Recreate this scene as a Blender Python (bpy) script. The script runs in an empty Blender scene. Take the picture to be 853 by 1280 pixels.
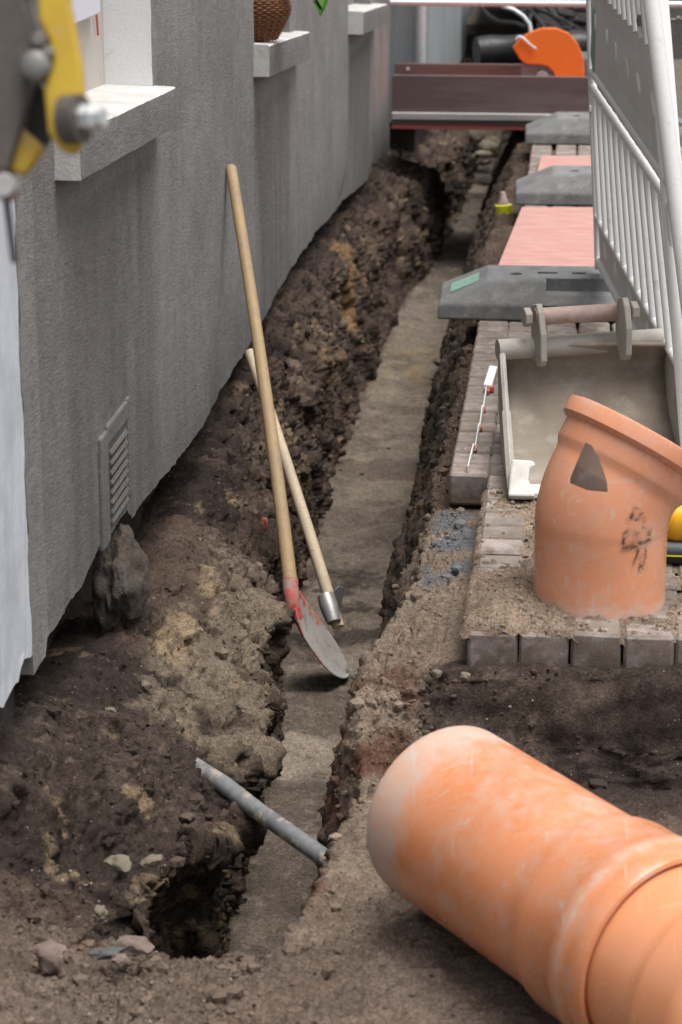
import bpy, bmesh, math, random
import numpy as np
from mathutils import Vector, Matrix
random.seed(7); rng = np.random.default_rng(7)
S = bpy.context.scene
COL = S.collection
R = math.radians

# ------------------------------------------------------------------ camera
# street frame: +Y runs along the trench, Z = 0 is the top of the pavers
F, CX, CY, H = 3000.0, 426.5, 640.0, 1.545
PIT = math.atan(880 / F)
YAW = math.atan2(720 - CX, F * math.cos(PIT) + 880 * math.sin(PIT))
FW = Vector((-math.sin(YAW) * math.cos(PIT), math.cos(YAW) * math.cos(PIT), -math.sin(PIT)))
RT = Vector((math.cos(YAW), math.sin(YAW), 0))
DN = FW.cross(RT)
CAMP = Vector((0, 0, H))
def D(x, y, zc):            # survey helper: photo pixel + measured depth -> place in the street
    return CAMP + (FW * F + RT * (x - CX) + DN * (y - CY)) * (zc / F)
cam = bpy.data.cameras.new('camera'); camo = bpy.data.objects.new('camera', cam); COL.objects.link(camo)
cam.sensor_fit = 'VERTICAL'; cam.sensor_height = 36.0; cam.sensor_width = 24.0
cam.lens = F / 1280 * 36.0
cam.clip_start = 0.1; cam.clip_end = 500
camo.matrix_world = Matrix.Translation(CAMP) @ Matrix((( RT.x, -DN.x, -FW.x), (RT.y, -DN.y, -FW.y), (RT.z, -DN.z, -FW.z))).to_4x4()
cam.dof.use_dof = True; cam.dof.focus_distance = 5.6; cam.dof.aperture_fstop = 6.8
S.camera = camo
# ------------------------------------------------------------------ sky, sun, exposure
w = bpy.data.worlds.new('World'); S.world = w; w.use_nodes = True
nt = w.node_tree; bg = nt.nodes['Background']
sky = nt.nodes.new('ShaderNodeTexSky'); sky.sky_type = 'NISHITA'; sky.sun_disc = False
SUN_EL, SUN_AZ = R(75), R(118)          # azimuth measured from +Y towards +X
sky.sun_elevation = SUN_EL; sky.sun_rotation = SUN_AZ
sky.air_density = 1.0; sky.dust_density = 4.0; sky.ozone_density = 1.0
hs = nt.nodes.new('ShaderNodeHueSaturation'); hs.inputs['Saturation'].default_value = 0.28
nt.links.new(sky.outputs[0], hs.inputs['Color']); nt.links.new(hs.outputs[0], bg.inputs[0])
bg.inputs[1].default_value = 0.09
sl = bpy.data.lights.new('sun', 'SUN'); sl.energy = 1.5; sl.angle = R(40); sl.color = (1, .97, .93)
so = bpy.data.objects.new('sun', sl); COL.objects.link(so)
sd = Vector((math.sin(SUN_AZ) * math.cos(SUN_EL), math.cos(SUN_AZ) * math.cos(SUN_EL), math.sin(SUN_EL)))
so.rotation_euler = sd.to_track_quat('Z', 'Y').to_euler()
S.view_settings.view_transform = 'Standard'; S.view_settings.look = 'None'
S.view_settings.gamma = 1; S.view_settings.exposure = 1.1

# ------------------------------------------------------------------ helpers
class G:
    """collects geometry for ONE mesh object"""
    def __init__(s): s.v = []; s.f = []; s.m = []; s.mi = 0
    def add(s, vs, fs):
        o = len(s.v); s.v += [tuple(p) for p in vs]
        for f in fs: s.f.append(tuple(i + o for i in f)); s.m.append(s.mi)
        return s
    def box(s, c, d, rot=None):
        hx, hy, hz = d[0] / 2, d[1] / 2, d[2] / 2
        vs = [Vector((x, y, z)) for x in (-hx, hx) for y in (-hy, hy) for z in (-hz, hz)]
        if rot is not None: vs = [rot @ p for p in vs]
        vs = [p + Vector(c) for p in vs]
        return s.add(vs, [(0, 1, 3, 2), (4, 6, 7, 5), (0, 4, 5, 1), (2, 3, 7, 6), (0, 2, 6, 4), (1, 5, 7, 3)])
    def tube(s, path, rad, n=12, caps=True, flat=1.0, up=None):
        path = [Vector(p) for p in path]
        if not hasattr(rad, '__len__'): rad = [rad] * len(path)
        vs = []; fs = []; ref = None
        for i, p in enumerate(path):
            t = (path[min(i + 1, len(path) - 1)] - path[max(i - 1, 0)]).normalized()
            if ref is None:
                ref = Vector(up) if up is not None else (Vector((0, 0, 1)) if abs(t.z) < .9 else Vector((1, 0, 0)))
            a = (ref - t * ref.dot(t)).normalized(); b = t.cross(a); ref = a
            for k in range(n):
                an = 2 * math.pi * k / n
                vs.append(p + a * (rad[i] * math.cos(an) * flat) + b * (rad[i] * math.sin(an)))
        for i in range(len(path) - 1):
            for k in range(n):
                fs.append((i * n + k, i * n + (k + 1) % n, (i + 1) * n + (k + 1) % n, (i + 1) * n + k))
        if caps:
            fs.append(tuple(range(n - 1, -1, -1))); fs.append(tuple((len(path) - 1) * n + k for k in range(n)))
        return s.add(vs, fs)
    def lathe(s, prof, org, ax, n=64, closed=False):
        """prof: (along axis, radius) list"""
        ax = Vector(ax).normalized(); ref = Vector((0, 0, 1)) if abs(ax.z) < .9 else Vector((1, 0, 0))
        a = (ref - ax * ref.dot(ax)).normalized(); b = ax.cross(a); org = Vector(org)
        vs = [org + ax * h + (a * math.cos(2 * math.pi * k / n) + b * math.sin(2 * math.pi * k / n)) * r for h, r in prof for k in range(n)]
        m = len(prof); fs = []
        for i in range(m if closed else m - 1):
            j = (i + 1) % m
            for k in range(n): fs.append((i * n + k, i * n + (k + 1) % n, j * n + (k + 1) % n, j * n + k))
        return s.add(vs, fs)
    def prism(s, poly, org, ex, ey, ez, t):
        """poly in the (ex, ey) plane, thickness t along ez (from org)"""
        org, ex, ey, ez = Vector(org), Vector(ex), Vector(ey), Vector(ez); n = len(poly)
        vs = [org + ex * x + ey * y for x, y in poly] + [org + ex * x + ey * y + ez * t for x, y in poly]
        fs = [tuple(range(n - 1, -1, -1)), tuple(range(n, 2 * n))] + [(i, (i + 1) % n, n + (i + 1) % n, n + i) for i in range(n)]
        return s.add(vs, fs)
    def stone(s, c, r, sq=(1, 1, 1), sub=1, seed=0):
        rr = random.Random(seed); bm = bmesh.new(); bmesh.ops.create_icosphere(bm, subdivisions=sub, radius=1)
        k = Vector((rr.random() * 9, rr.random() * 9, rr.random() * 9))
        q = Matrix.Rotation(rr.random() * 6, 3, 'Z') @ Matrix.Rotation(rr.random() * .8 - .4, 3, 'X')
        vs = []
        for v in bm.verts:
            f = 1 + .22 * math.sin(v.co.x * 3.1 + k.x * 7) * math.cos(v.co.y * 2.7 + k.y) + .18 * (rr.random() - .5) + .12 * math.sin(v.co.z * 5 + k.z)
            p = Vector((v.co.x * sq[0], v.co.y * sq[1], v.co.z * sq[2])) * f * r
            vs.append(q @ p + Vector(c))
        bm.verts.index_update(); fs = [tuple(v.index for v in f.verts) for f in bm.faces]; bm.free()
        return s.add(vs, fs)
    def mesh(s, name, bevel=0, seg=1, smooth=None, org=None):
        me = bpy.data.meshes.new(name)
        vs = s.v if org is None else [tuple(Vector(p) - Vector(org)) for p in s.v]
        me.from_pydata(vs, [], s.f)
        me.polygons.foreach_set('material_index', s.m)
        bm = bmesh.new(); bm.from_mesh(me)
        bmesh.ops.recalc_face_normals(bm, faces=bm.faces)
        if bevel:
            es = [e for e in bm.edges if len(e.link_faces) == 2 and e.calc_face_angle(0) > .5]
            bmesh.ops.bevel(bm, geom=es, offset=bevel, segments=seg, affect='EDGES', profile=.5)
        bm.to_mesh(me); bm.free()
        if smooth:
            me.polygons.foreach_set('use_smooth', [True] * len(me.polygons))
            if smooth < 179: me.set_sharp_from_angle(angle=R(smooth))
        me.update()
        return me

def link(name, me, mats=None, parent=None, kind=None, label=None):
    o = bpy.data.objects.new(name, me); COL.objects.link(o)
    if mats is not None:
        for m in (mats if isinstance(mats, (list, tuple)) else [mats]): me.materials.append(m)
    if parent is not None:
        o.parent = parent
        w_ = Vector(parent.location) if parent.parent is None else Vector(parent.location) * 0 + wloc(parent)
        o.matrix_parent_inverse = Matrix.Identity(4)
        if me is not None: o.location = -w_
    if kind: o['kind'] = kind
    if label: o['label'] = label
    return o
def wloc(o):
    l = Vector(o.location)
    while o.parent is not None: o = o.parent; l += Vector(o.location)
    return l
def thing(name, label, cat, loc=(0, 0, 0), group=None):
    o = bpy.data.objects.new(name, None); COL.objects.link(o); o.location = loc; o.empty_display_size = .05
    o['label'] = label; o['category'] = cat
    if group: o['group'] = group
    return o
def tag(o, label, cat, group=None):
    o['label'] = label; o['category'] = cat
    if group: o['group'] = group
    return o
def rebase(o, base):
    """mesh built in world coordinates -> origin at the base of the thing"""
    base = Vector(base); o.data.transform(Matrix.Translation(-base)); o.location = base; return o
def cut(o, cutter_mesh):
    c = bpy.data.objects.new('cutter', cutter_mesh); COL.objects.link(c); bpy.context.view_layer.update(); c.matrix_world = o.matrix_world.copy()
    md = o.modifiers.new('b', 'BOOLEAN'); md.operation = 'DIFFERENCE'; md.object = c; md.solver = 'EXACT'
    bpy.context.view_layer.update()
    me = bpy.data.meshes.new_from_object(o.evaluated_get(bpy.context.evaluated_depsgraph_get()))
    o.modifiers.clear(); o.data = me
    bpy.data.objects.remove(c)

# ---- noise (numpy)
_P = rng.random((48, 48, 48)).astype(np.float32) * 2 - 1
def vnoise(x, y, z):
    xi, yi, zi = np.floor(x), np.floor(y), np.floor(z)
    fx, fy, fz = x - xi, y - yi, z - zi
    fx = fx * fx * fx * (fx * (fx * 6 - 15) + 10); fy = fy * fy * fy * (fy * (fy * 6 - 15) + 10); fz = fz * fz * fz * (fz * (fz * 6 - 15) + 10)
    xi = xi.astype(np.int64) % 48; yi = yi.astype(np.int64) % 48; zi = zi.astype(np.int64) % 48
    x1, y1, z1 = (xi + 1) % 48, (yi + 1) % 48, (zi + 1) % 48
    def L(a, b, t): return a + (b - a) * t
    return L(L(L(_P[xi, yi, zi], _P[x1, yi, zi], fx), L(_P[xi, y1, zi], _P[x1, y1, zi], fx), fy),
             L(L(_P[xi, yi, z1], _P[x1, yi, z1], fx), L(_P[xi, y1, z1], _P[x1, y1, z1], fx), fy), fz)
def fbm(x, y, z, f, o=3, off=0.0):
    r = 0; a = 1.0; t = 0
    for i in range(o):
        r = r + a * vnoise(x * f + off + 13.7 * i, y * f + off * 1.7 + 5.1 * i, z * f + 2.3 * i); t += a; a *= .5; f *= 2.03
    return r / t
def worley(x, y, z, f):
    x, y, z = x * f, y * f, z * f; xi, yi, zi = (np.floor(q).astype(np.int64) for q in (x, y, z)); best = np.full(x.shape, 9., np.float32)
    for dx in (-1, 0, 1):
        for dy in (-1, 0, 1):
            for dz in (-1, 0, 1):
                cx, cy, cz = xi + dx, yi + dy, zi + dz; a, b, c = cx % 48, cy % 48, cz % 48
                jx, jy, jz = _P[a, b, c] * .5 + .5, _P[b, c, a] * .5 + .5, _P[c, (a + 7) % 48, (b + 3) % 48] * .5 + .5
                best = np.minimum(best, (cx + jx - x) ** 2 + (cy + jy - y) ** 2 + (cz + jz - z) ** 2)
    return np.sqrt(best)
def sstep(a, b, x):
    t = np.clip((x - a) / (b - a), 0, 1); return t * t * (3 - 2 * t)

# ---- materials
def mat(name, rough=.8, spec=.3):
    m = bpy.data.materials.new(name); m.use_nodes = True
    b = m.node_tree.nodes['Principled BSDF']; b.inputs['Roughness'].default_value = rough
    b.inputs['Specular IOR Level'].default_value = spec
    return m, m.node_tree, b
class N:
    def __init__(s, nt): s.nt = nt; s.tc = nt.nodes.new('ShaderNodeTexCoord')
    def noise(s, scale, det=4, rough=.55, vec=None, stretch=None, dist=0):
        n = s.nt.nodes.new('ShaderNodeTexNoise'); n.inputs['Scale'].default_value = scale; n.inputs['Detail'].default_value = det
        n.inputs['Roughness'].default_value = rough; n.inputs['Distortion'].default_value = dist
        v = vec or s.tc.outputs['Object']
        if stretch:
            mp = s.nt.nodes.new('ShaderNodeMapping'); mp.inputs['Scale'].default_value = stretch; s.nt.links.new(v, mp.inputs[0]); v = mp.outputs[0]
        s.nt.links.new(v, n.inputs['Vector']); return n.outputs['Fac']
    def ramp(s, fac, stops, interp='LINEAR'):
        n = s.nt.nodes.new('ShaderNodeValToRGB'); n.color_ramp.interpolation = interp
        e = n.color_ramp.elements
        while len(e) < len(stops): e.new(.5)
        for k, (p, c) in enumerate(stops):
            e[k].position = p; e[k].color = (*c, 1) if hasattr(c, '__len__') else (c, c, c, 1)
        s.nt.links.new(fac, n.inputs[0]); return n.outputs[0]
    def mix(s, fac, a, b, mode='MIX'):
        n = s.nt.nodes.new('ShaderNodeMix'); n.data_type = 'RGBA'; n.blend_type = mode
        for sock, val in ((n.inputs[0], fac), (n.inputs[6], a), (n.inputs[7], b)):
            if hasattr(val, 'is_linked'): s.nt.links.new(val, sock)
            elif hasattr(val, '__len__'): sock.default_value = (*val, 1)
            else: sock.default_value = val
        return n.outputs[2]
    def math(s, op, a, b=0):
        n = s.nt.nodes.new('ShaderNodeMath'); n.operation = op
        for k, val in enumerate((a, b)):
            if hasattr(val, 'is_linked'): s.nt.links.new(val, n.inputs[k])
            else: n.inputs[k].default_value = val
        return n.outputs[0]
    def bump(s, hgt, bsdf, strength=.5, dist=.002):
        n = s.nt.nodes.new('ShaderNodeBump'); n.inputs['Strength'].default_value = strength; n.inputs['Distance'].default_value = dist
        s.nt.links.new(hgt, n.inputs['Height']); s.nt.links.new(n.outputs[0], bsdf.inputs['Normal'])
    def attr(s, name):
        n = s.nt.nodes.new('ShaderNodeAttribute'); n.attribute_name = name; return n
    def rnd(s):
        n = s.nt.nodes.new('ShaderNodeObjectInfo'); return n.outputs['Random']
    def sep(s):
        n = s.nt.nodes.new('ShaderNodeSeparateXYZ'); s.nt.links.new(s.tc.outputs['Object'], n.inputs[0]); return n.outputs
def worn(name, base, dark=None, dust=None, dust_at=(.55, .7), dust_scale=14, rough=.55, spec=.4, grain=.15, gscale=120, bump=.25, metal=0, stretch=None, bdist=.0008):
    """general surface: base colour with grain, darker patches, dusty patches, fine relief"""
    m, t, b = mat(name, rough, spec); n = N(t); b.inputs['Metallic'].default_value = metal
    g = n.noise(gscale, 5, .65, stretch=stretch)
    c = n.mix(n.ramp(g, [(.3, 0.), (.7, 1.)]), tuple(x * (1 - grain) for x in base), tuple(min(1, x * (1 + grain)) for x in base))
    if dark: c = n.mix(n.ramp(n.noise(7, 6, .65, stretch=stretch), [(.45, 0.), (.75, 1.)]), c, dark)
    if dust: 
        dn = n.noise(dust_scale, 8, .7, stretch=stretch)
        f = n.ramp(dn, [(dust_at[0], 0.), (dust_at[1], 1.)])
        c = n.mix(f, c, dust)
        r = n.mix(f, (rough,) * 3, (.9,) * 3); t.links.new(r, b.inputs['Roughness'])
    t.links.new(c, b.inputs['Base Color'])
    if bump: n.bump(g, b, bump, bdist)
    return m

M = {}
def soil_mat():
    m, t, b = mat('soil', .95, .15); n = N(t); a = n.attr('col').outputs['Color']
    f1 = n.noise(55, 6, .7); f2 = n.noise(330, 4, .75); f3 = n.noise(9, 5, .6)
    c = n.mix(1, a, n.ramp(f1, [(.25, .62), (.5, 1.), (.78, 1.38)]), 'MULTIPLY')
    c = n.mix(1, c, n.ramp(f2, [(.25, .55), (.5, 1.), (.75, 1.5)]), 'MULTIPLY')
    c = n.mix(1, c, n.ramp(f3, [(.3, .8), (.7, 1.2)]), 'MULTIPLY')
    c = n.mix(1, c, n.ramp(n.noise(150, 3, .8), [(.3, .55), (.5, 1.), (.7, 1.55)]), 'MULTIPLY')
    # scattered pale grit
    v = t.nodes.new('ShaderNodeTexVoronoi'); v.inputs['Scale'].default_value = 95; t.links.new(n.tc.outputs['Object'], v.inputs['Vector'])
    g = n.math('MULTIPLY', n.ramp(v.outputs['Distance'], [(.10, 1.), (.19, 0.)]), n.ramp(n.noise(31, 3), [(.55, 0.), (.66, .8)]))
    c = n.mix(g, c, (.34, .30, .25)); t.links.new(c, b.inputs['Base Color'])
    h = n.math('ADD', n.math('ADD', n.math('MULTIPLY', f1, .8), n.math('MULTIPLY', f2, .5)), n.math('MULTIPLY', n.noise(150, 3, .8), .8))
    n.bump(h, b, .9, .006)
    return m
M['soil'] = soil_mat()
def crumb_mat():
    m, t, b = mat('crumb', .95, .15); n = N(t)
    a = n.attr('col').outputs['Color']
    c = n.mix(1, a, n.ramp(n.noise(200, 4, .7), [(.3, .7), (.7, 1.3)]), 'MULTIPLY')
    t.links.new(c, b.inputs['Base Color']); n.bump(n.noise(400, 3), b, .6, .002); return m
M['crumb'] = crumb_mat()
def plaster():
    m, t, b = mat('grey_plaster', .93, .2); n = N(t); s = n.attr('stain')
    st = n.noise(9, 6, .62, stretch=(1, 1, .10)); bl = n.noise(2.6, 6, .62); gr = n.noise(190, 3, .8, stretch=(1, .3, 1)); gm = n.noise(60, 6, .75, stretch=(1, .35, 1))
    c = n.ramp(bl, [(.25, (.178, .170, .162)), (.5, (.225, .217, .209)), (.75, (.275, .268, .262))])
    c = n.mix(n.math('MULTIPLY', n.ramp(st, [(.48, 0.), (.85, 1.)]), .30), c, (.125, .112, .10))
    c = n.mix(n.math('MULTIPLY', n.ramp(n.noise(46, 4, .6, stretch=(1, 1, .05)), [(.58, 0.), (.8, 1.)]), .10), c, (.30, .295, .29))
    c = n.mix(n.math('MULTIPLY', s.outputs['Fac'], .72), c, (.105, .092, .082))
    c = n.mix(1, c, n.ramp(gm, [(.28, .80), (.72, 1.18)]), 'MULTIPLY')
    c = n.mix(1, c, n.ramp(gr, [(.25, .72), (.5, 1.), (.75, 1.28)]), 'MULTIPLY')
    t.links.new(c, b.inputs['Base Color'])
    n.bump(n.math('ADD', gr, n.math('MULTIPLY', gm, 1.2)), b, .8, .0035); return m
M['plaster'] = plaster()
M['white'] = worn('white_paint_wall', (.72, .73, .74), dust=(.5, .47, .42), dust_at=(.62, .8), dust_scale=9, rough=.85, grain=.05, gscale=180, bump=.5, bdist=.002)
M['panel'] = worn('dusty_beige_panel', (.50, .455, .41), dust=(.36, .31, .26), dust_at=(.55, .8), rough=.8, grain=.06)
M['bluewhite'] = worn('white_house_paint', (.56, .59, .635), dark=(.40, .42, .45), rough=.85, grain=.06, gscale=90, bump=.5, bdist=.002)
M['silltop'] = worn('sill_skylit_faces', (.60, .59, .57), dust=(.36, .33, .29), dust_at=(.56, .78), dust_scale=11, dark=(.42, .40, .37), rough=.9, grain=.12, gscale=160, bump=.6, bdist=.003)  # whitened so skylight on sill tops and near ends is in the colour
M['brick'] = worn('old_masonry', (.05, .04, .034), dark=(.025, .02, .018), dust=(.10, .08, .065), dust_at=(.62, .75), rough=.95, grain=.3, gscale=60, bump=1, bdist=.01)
def paver_mat():
    m, t, b = mat('concrete_paver', .92, .2); n = N(t); r = n.rnd()
    c = n.ramp(r, [(0, (.21, .18, .155)), (.3, (.29, .25, .215)), (.55, (.25, .215, .185)), (.8, (.345, .29, .265)), (1, (.27, .24, .21))])
    c = n.mix(1, c, n.ramp(n.noise(300, 4, .75), [(.3, .72), (.7, 1.25)]), 'MULTIPLY')
    g = t.nodes.new('ShaderNodeNewGeometry'); 
    nx = n.noise(16, 5, .65, vec=g.outputs['Position'])
    c = n.mix(n.ramp(nx, [(.42, 0.), (.66, .85)]), c, (.17, .135, .105))
    sp = t.nodes.new('ShaderNodeSeparateXYZ'); t.links.new(g.outputs['Position'], sp.inputs[0])
    c = n.mix(n.ramp(n.noise(21, 5, .6, vec=g.outputs['Position'], dist=.5), [(.54, 0.), (.62, .7)]), c, (.38, .325, .31))
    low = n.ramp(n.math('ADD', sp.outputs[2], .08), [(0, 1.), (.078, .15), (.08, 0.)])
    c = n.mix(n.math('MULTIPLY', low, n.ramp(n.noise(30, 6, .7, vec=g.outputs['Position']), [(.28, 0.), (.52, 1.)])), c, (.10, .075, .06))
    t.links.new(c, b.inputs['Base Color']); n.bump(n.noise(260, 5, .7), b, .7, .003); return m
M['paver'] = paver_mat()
M['sand'] = worn('joint_sand', (.13, .105, .082), dark=(.07, .055, .042), rough=.95, grain=.3, gscale=200, bump=1, bdist=.004)
def pvc(name, base, dust, at, dirt=None, marks=False):
    m, t, b = mat(name, .3, .5); n = N(t)
    c = n.mix(n.ramp(n.noise(5, 3), [(.35, 0.), (.65, 1.)]), tuple(x * .93 for x in base), tuple(min(1, x * 1.06) for x in base))
    d1 = n.ramp(n.noise(13, 9, .74, dist=.15), [(at[0], 0.), (at[1], 1.)])
    scr = n.math('ADD', n.ramp(n.noise(75, 2, .6, stretch=(1, .045, .35), dist=.3), [(.66, 0.), (.70, 1.)]), n.ramp(n.noise(70, 2, .6, stretch=(.05, 1, .5), dist=.3), [(.67, 0.), (.71, 1.)]))
    d = n.math('MULTIPLY', n.math('ADD', n.math('MULTIPLY', d1, .5), n.math('MULTIPLY', scr, .12 if 'clean' in name else .36)), 1)
    a = n.attr('dust').outputs['Fac']
    d = n.math('MINIMUM', n.math('ADD', d, n.ramp(n.math('ADD', a, n.math('MULTIPLY', n.math('SUBTRACT', n.noise(24, 7, .72), .5), 1.8)), [(.32, 0.), (1.15, .72)])), .95)
    c = n.mix(d, c, dust)
    k = n.attr('mark').outputs['Fac']
    c = n.mix(n.math('MULTIPLY', k, n.ramp(n.noise(60, 4, .7, dist=.8), [(.36, .15), (.5, 1.)])), c, (.035, .028, .03))
    t.links.new(c, b.inputs['Base Color'])
    r = n.mix(d, (.27,) * 3, (.7,) * 3); t.links.new(r, b.inputs['Roughness'])
    n.bump(n.noise(160, 5, .7), b, .12, .001); return m
M['pvc'] = pvc('orange_pvc', (.70, .31, .175), (.60, .49, .42), (.50, .72))
M['pvc2'] = pvc('orange_pvc_big', (.62, .235, .105), (.50, .405, .345), (.47, .72))
M['pvc3'] = pvc('orange_pvc_clean', (.70, .29, .14), (.68, .50, .40), (.68, .85))
M['pvcin'] = worn('pvc_inside', (.20, .14, .11), dust=(.30, .235, .195), rough=.7, grain=.08, bump=0)
def wood(name, base, dirt):
    m, t, b = mat(name, .6, .35); n = N(t)
    g = n.noise(70, 4, .6, stretch=(1, 1, .06)); c = n.mix(g, tuple(x * .86 for x in base), tuple(min(1, x * 1.13) for x in base))
    c = n.mix(n.ramp(n.noise(11, 7, .75), [(.42, 0.), (.72, .8)]), c, dirt); c = n.mix(n.ramp(n.noise(160, 3, .6, stretch=(1, 1, .03)), [(.56, 0.), (.7, .5)]), c, tuple(x * .5 for x in dirt))
    t.links.new(c, b.inputs['Base Color']); n.bump(g, b, .2, .001); return m
M['ash'] = wood('ash_handle', (.39, .27, .14), (.27, .205, .145))
M['palewood'] = wood('pale_handle', (.58, .47, .33), (.40, .33, .25))
M['steel'] = worn('worn_steel', (.42, .41, .40), dark=(.28, .25, .22), dust=(.36, .31, .26), dust_at=(.58, .75), rough=.45, metal=.55, gscale=90)
M['greasy'] = worn('greasy_bolt_steel', (.21, .20, .19), dark=(.10, .09, .08), dust=(.36, .33, .28), dust_at=(.52, .7), dust_scale=90, rough=.5, metal=.4)
M['shiny'] = worn('bright_steel', (.7, .72, .74), rough=.25, metal=.9, grain=.05, gscale=60, bump=.1)
M['blade'] = worn('dusty_blade', (.335, .315, .30), dust=(.20, .16, .125), dust_at=(.52, .68), dust_scale=26, dark=(.27, .24, .22), rough=.7, grain=.10, gscale=300, bump=.3)
M['redpaint'] = worn('red_paint_worn', (.50, .07, .06), dust=(.30, .24, .20), dust_at=(.44, .58), dust_scale=40, rough=.5)
M['bucket'] = worn('dusty_bucket_paint', (.40, .375, .335), dark=(.31, .28, .24), dust=(.50, .46, .40), dust_at=(.55, .75), dust_scale=20, rough=.75, grain=.12, gscale=220)
M['bucketlip'] = worn('chipped_white_cutting_edge', (.70, .69, .66), dark=(.42, .37, .31), rough=.6, grain=.12, gscale=70)
M['bucketin'] = worn('bucket_inside_dirt', (.31, .262, .21), dark=(.22, .18, .14), dust=(.42, .38, .33), dust_at=(.5, .72), dust_scale=12, rough=.85, grain=.15, gscale=260)
M['pin'] = worn('pink_rusty_pin', (.47, .35, .31), dark=(.33, .22, .18), rough=.65, gscale=80)
M['foot'] = worn('recycled_plastic', (.175, .178, .178), dark=(.115, .115, .115), dust=(.28, .275, .26), dust_at=(.5, .75), dust_scale=18, rough=.75, grain=.2, gscale=150, bump=.5, bdist=.002)
M['slot'] = worn('dark_slot', (.02, .02, .02), rough=.9, bump=0)
M['sticker'] = worn('green_sticker', (.22, .40, .31), dust=(.24, .26, .24), dust_at=(.5, .65), dust_scale=60, rough=.5)
M['ply'] = worn('red_film_plywood', (.46, .225, .195), dark=(.38, .17, .145), dust=(.52, .37, .33), dust_at=(.45, .7), dust_scale=8, rough=.6, grain=.08, gscale=60, stretch=(1, 6, 1))
M['ply2'] = worn('red_ply_edge', (.50, .14, .115), rough=.7)
M['brownboard'] = worn('brown_film_plywood', (.13, .085, .080), dark=(.10, .066, .062), dust=(.19, .15, .14), dust_at=(.52, .75), dust_scale=6, rough=.5, grain=.10, gscale=60, stretch=(.15, 1, 1))
M['alu'] = worn('aluminium', (.40, .39, .375), rough=.5, metal=.3, gscale=50, stretch=(.1, 1, 1))
M['galv'] = worn('galvanised', (.60, .62, .63), rough=.4, metal=.4, gscale=60)
M['barwhite'] = worn('barrier_white', (.70, .70, .69), dust=(.5, .47, .43), dust_at=(.58, .75), dust_scale=20, rough=.5, grain=.05)
M['barplate'] = worn('barrier_grey_plate', (.68, .67, .65), dark=(.57, .56, .54), dust=(.72, .70, .67), rough=.55, grain=.06, stretch=(1, 1, .2))
M['polewhite'] = worn('white_pole', (.82, .82, .81), dust=(.6, .56, .5), dust_at=(.66, .8), dust_scale=24, rough=.4, grain=.03)
M['yellow'] = worn('machine_yellow', (.50, .33, .03), dark=(.42, .26, .03), dust=(.4, .33, .2), dust_at=(.6, .78), rough=.4, grain=.08)
M['darksteel'] = worn('dark_greasy_steel', (.10, .085, .075), dark=(.04, .035, .03), dust=(.2, .17, .14), dust_at=(.55, .75), rough=.5, metal=.2)
M['black'] = worn('black_rubber', (.022, .022, .024), dust=(.07, .065, .06), dust_at=(.55, .8), rough=.6)
M['housing'] = worn('yellow_housing', (.80, .42, .02), rough=.4, grain=.04)
M['greyrub'] = worn('grey_rubber', (.10, .115, .125), dust=(.2, .2, .19), rough=.6)
M['yellowcap'] = worn('yellow_cap', (.62, .66, .03), rough=.4)
M['orange'] = worn('saw_orange', (.74, .165, .02), dust=(.62, .33, .2), dust_at=(.6, .76), dust_scale=18, rough=.4, grain=.05)
M['disc'] = worn('cutting_disc', (.17, .17, .165), dust=(.3, .3, .28), rough=.5, metal=.4)
M['rulerw'] = worn('ruler_white', (.82, .82, .80), rough=.5, grain=.03)
M['rulerr'] = worn('ruler_red', (.50, .12, .09), rough=.5)
M['conduit'] = worn('grey_conduit', (.175, .182, .188), dark=(.05, .05, .05), dust=(.36, .29, .22), dust_at=(.52, .62), dust_scale=30, rough=.55, gscale=60)
M['wicker'] = worn('wicker', (.21, .085, .03), dark=(.10, .04, .015), rough=.5, grain=.3, gscale=90)
M['leaf'] = worn('leaf', (.07, .19, .02), dark=(.05, .12, .015), rough=.45, grain=.15, gscale=50)
M['rock'] = worn('rock', (.20, .15, .125), dark=(.12, .09, .075), rough=.95, grain=.25, gscale=120, bump=1, bdist=.004)
M['rock2'] = worn('blue_grey_stone', (.095, .098, .10), rough=.9, grain=.25, gscale=120, bump=1, bdist=.004)
M['lime'] = worn('lime_lump', (.185, .16, .115), dark=(.11, .09, .065), rough=.95, grain=.2, gscale=120, bump=1, bdist=.004)
M['brickred'] = worn('brick_piece', (.22, .085, .055), rough=.95, grain=.25)
M['lump'] = worn('mortar_lump', (.085, .067, .054), dark=(.042, .033, .027), dust=(.15, .13, .11), dust_at=(.55, .7), rough=.95, grain=.3, gscale=90, bump=1, bdist=.008)
M['farwall'] = worn('blue_grey_plaster', (.30, .32, .325), dark=(.17, .185, .185), dust=(.46, .46, .44), dust_at=(.58, .7), dust_scale=6, rough=.9, grain=.15, stretch=(1, 1, .12), bump=.5, bdist=.003)
M['paper'] = worn('pale_lilac_panel', (.68, .66, .74), rough=.6, grain=.03)
M['blackpipe'] = worn('black_plastic', (.014, .014, .015), dust=(.05, .048, .045), dust_at=(.55, .8), rough=.4)

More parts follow.
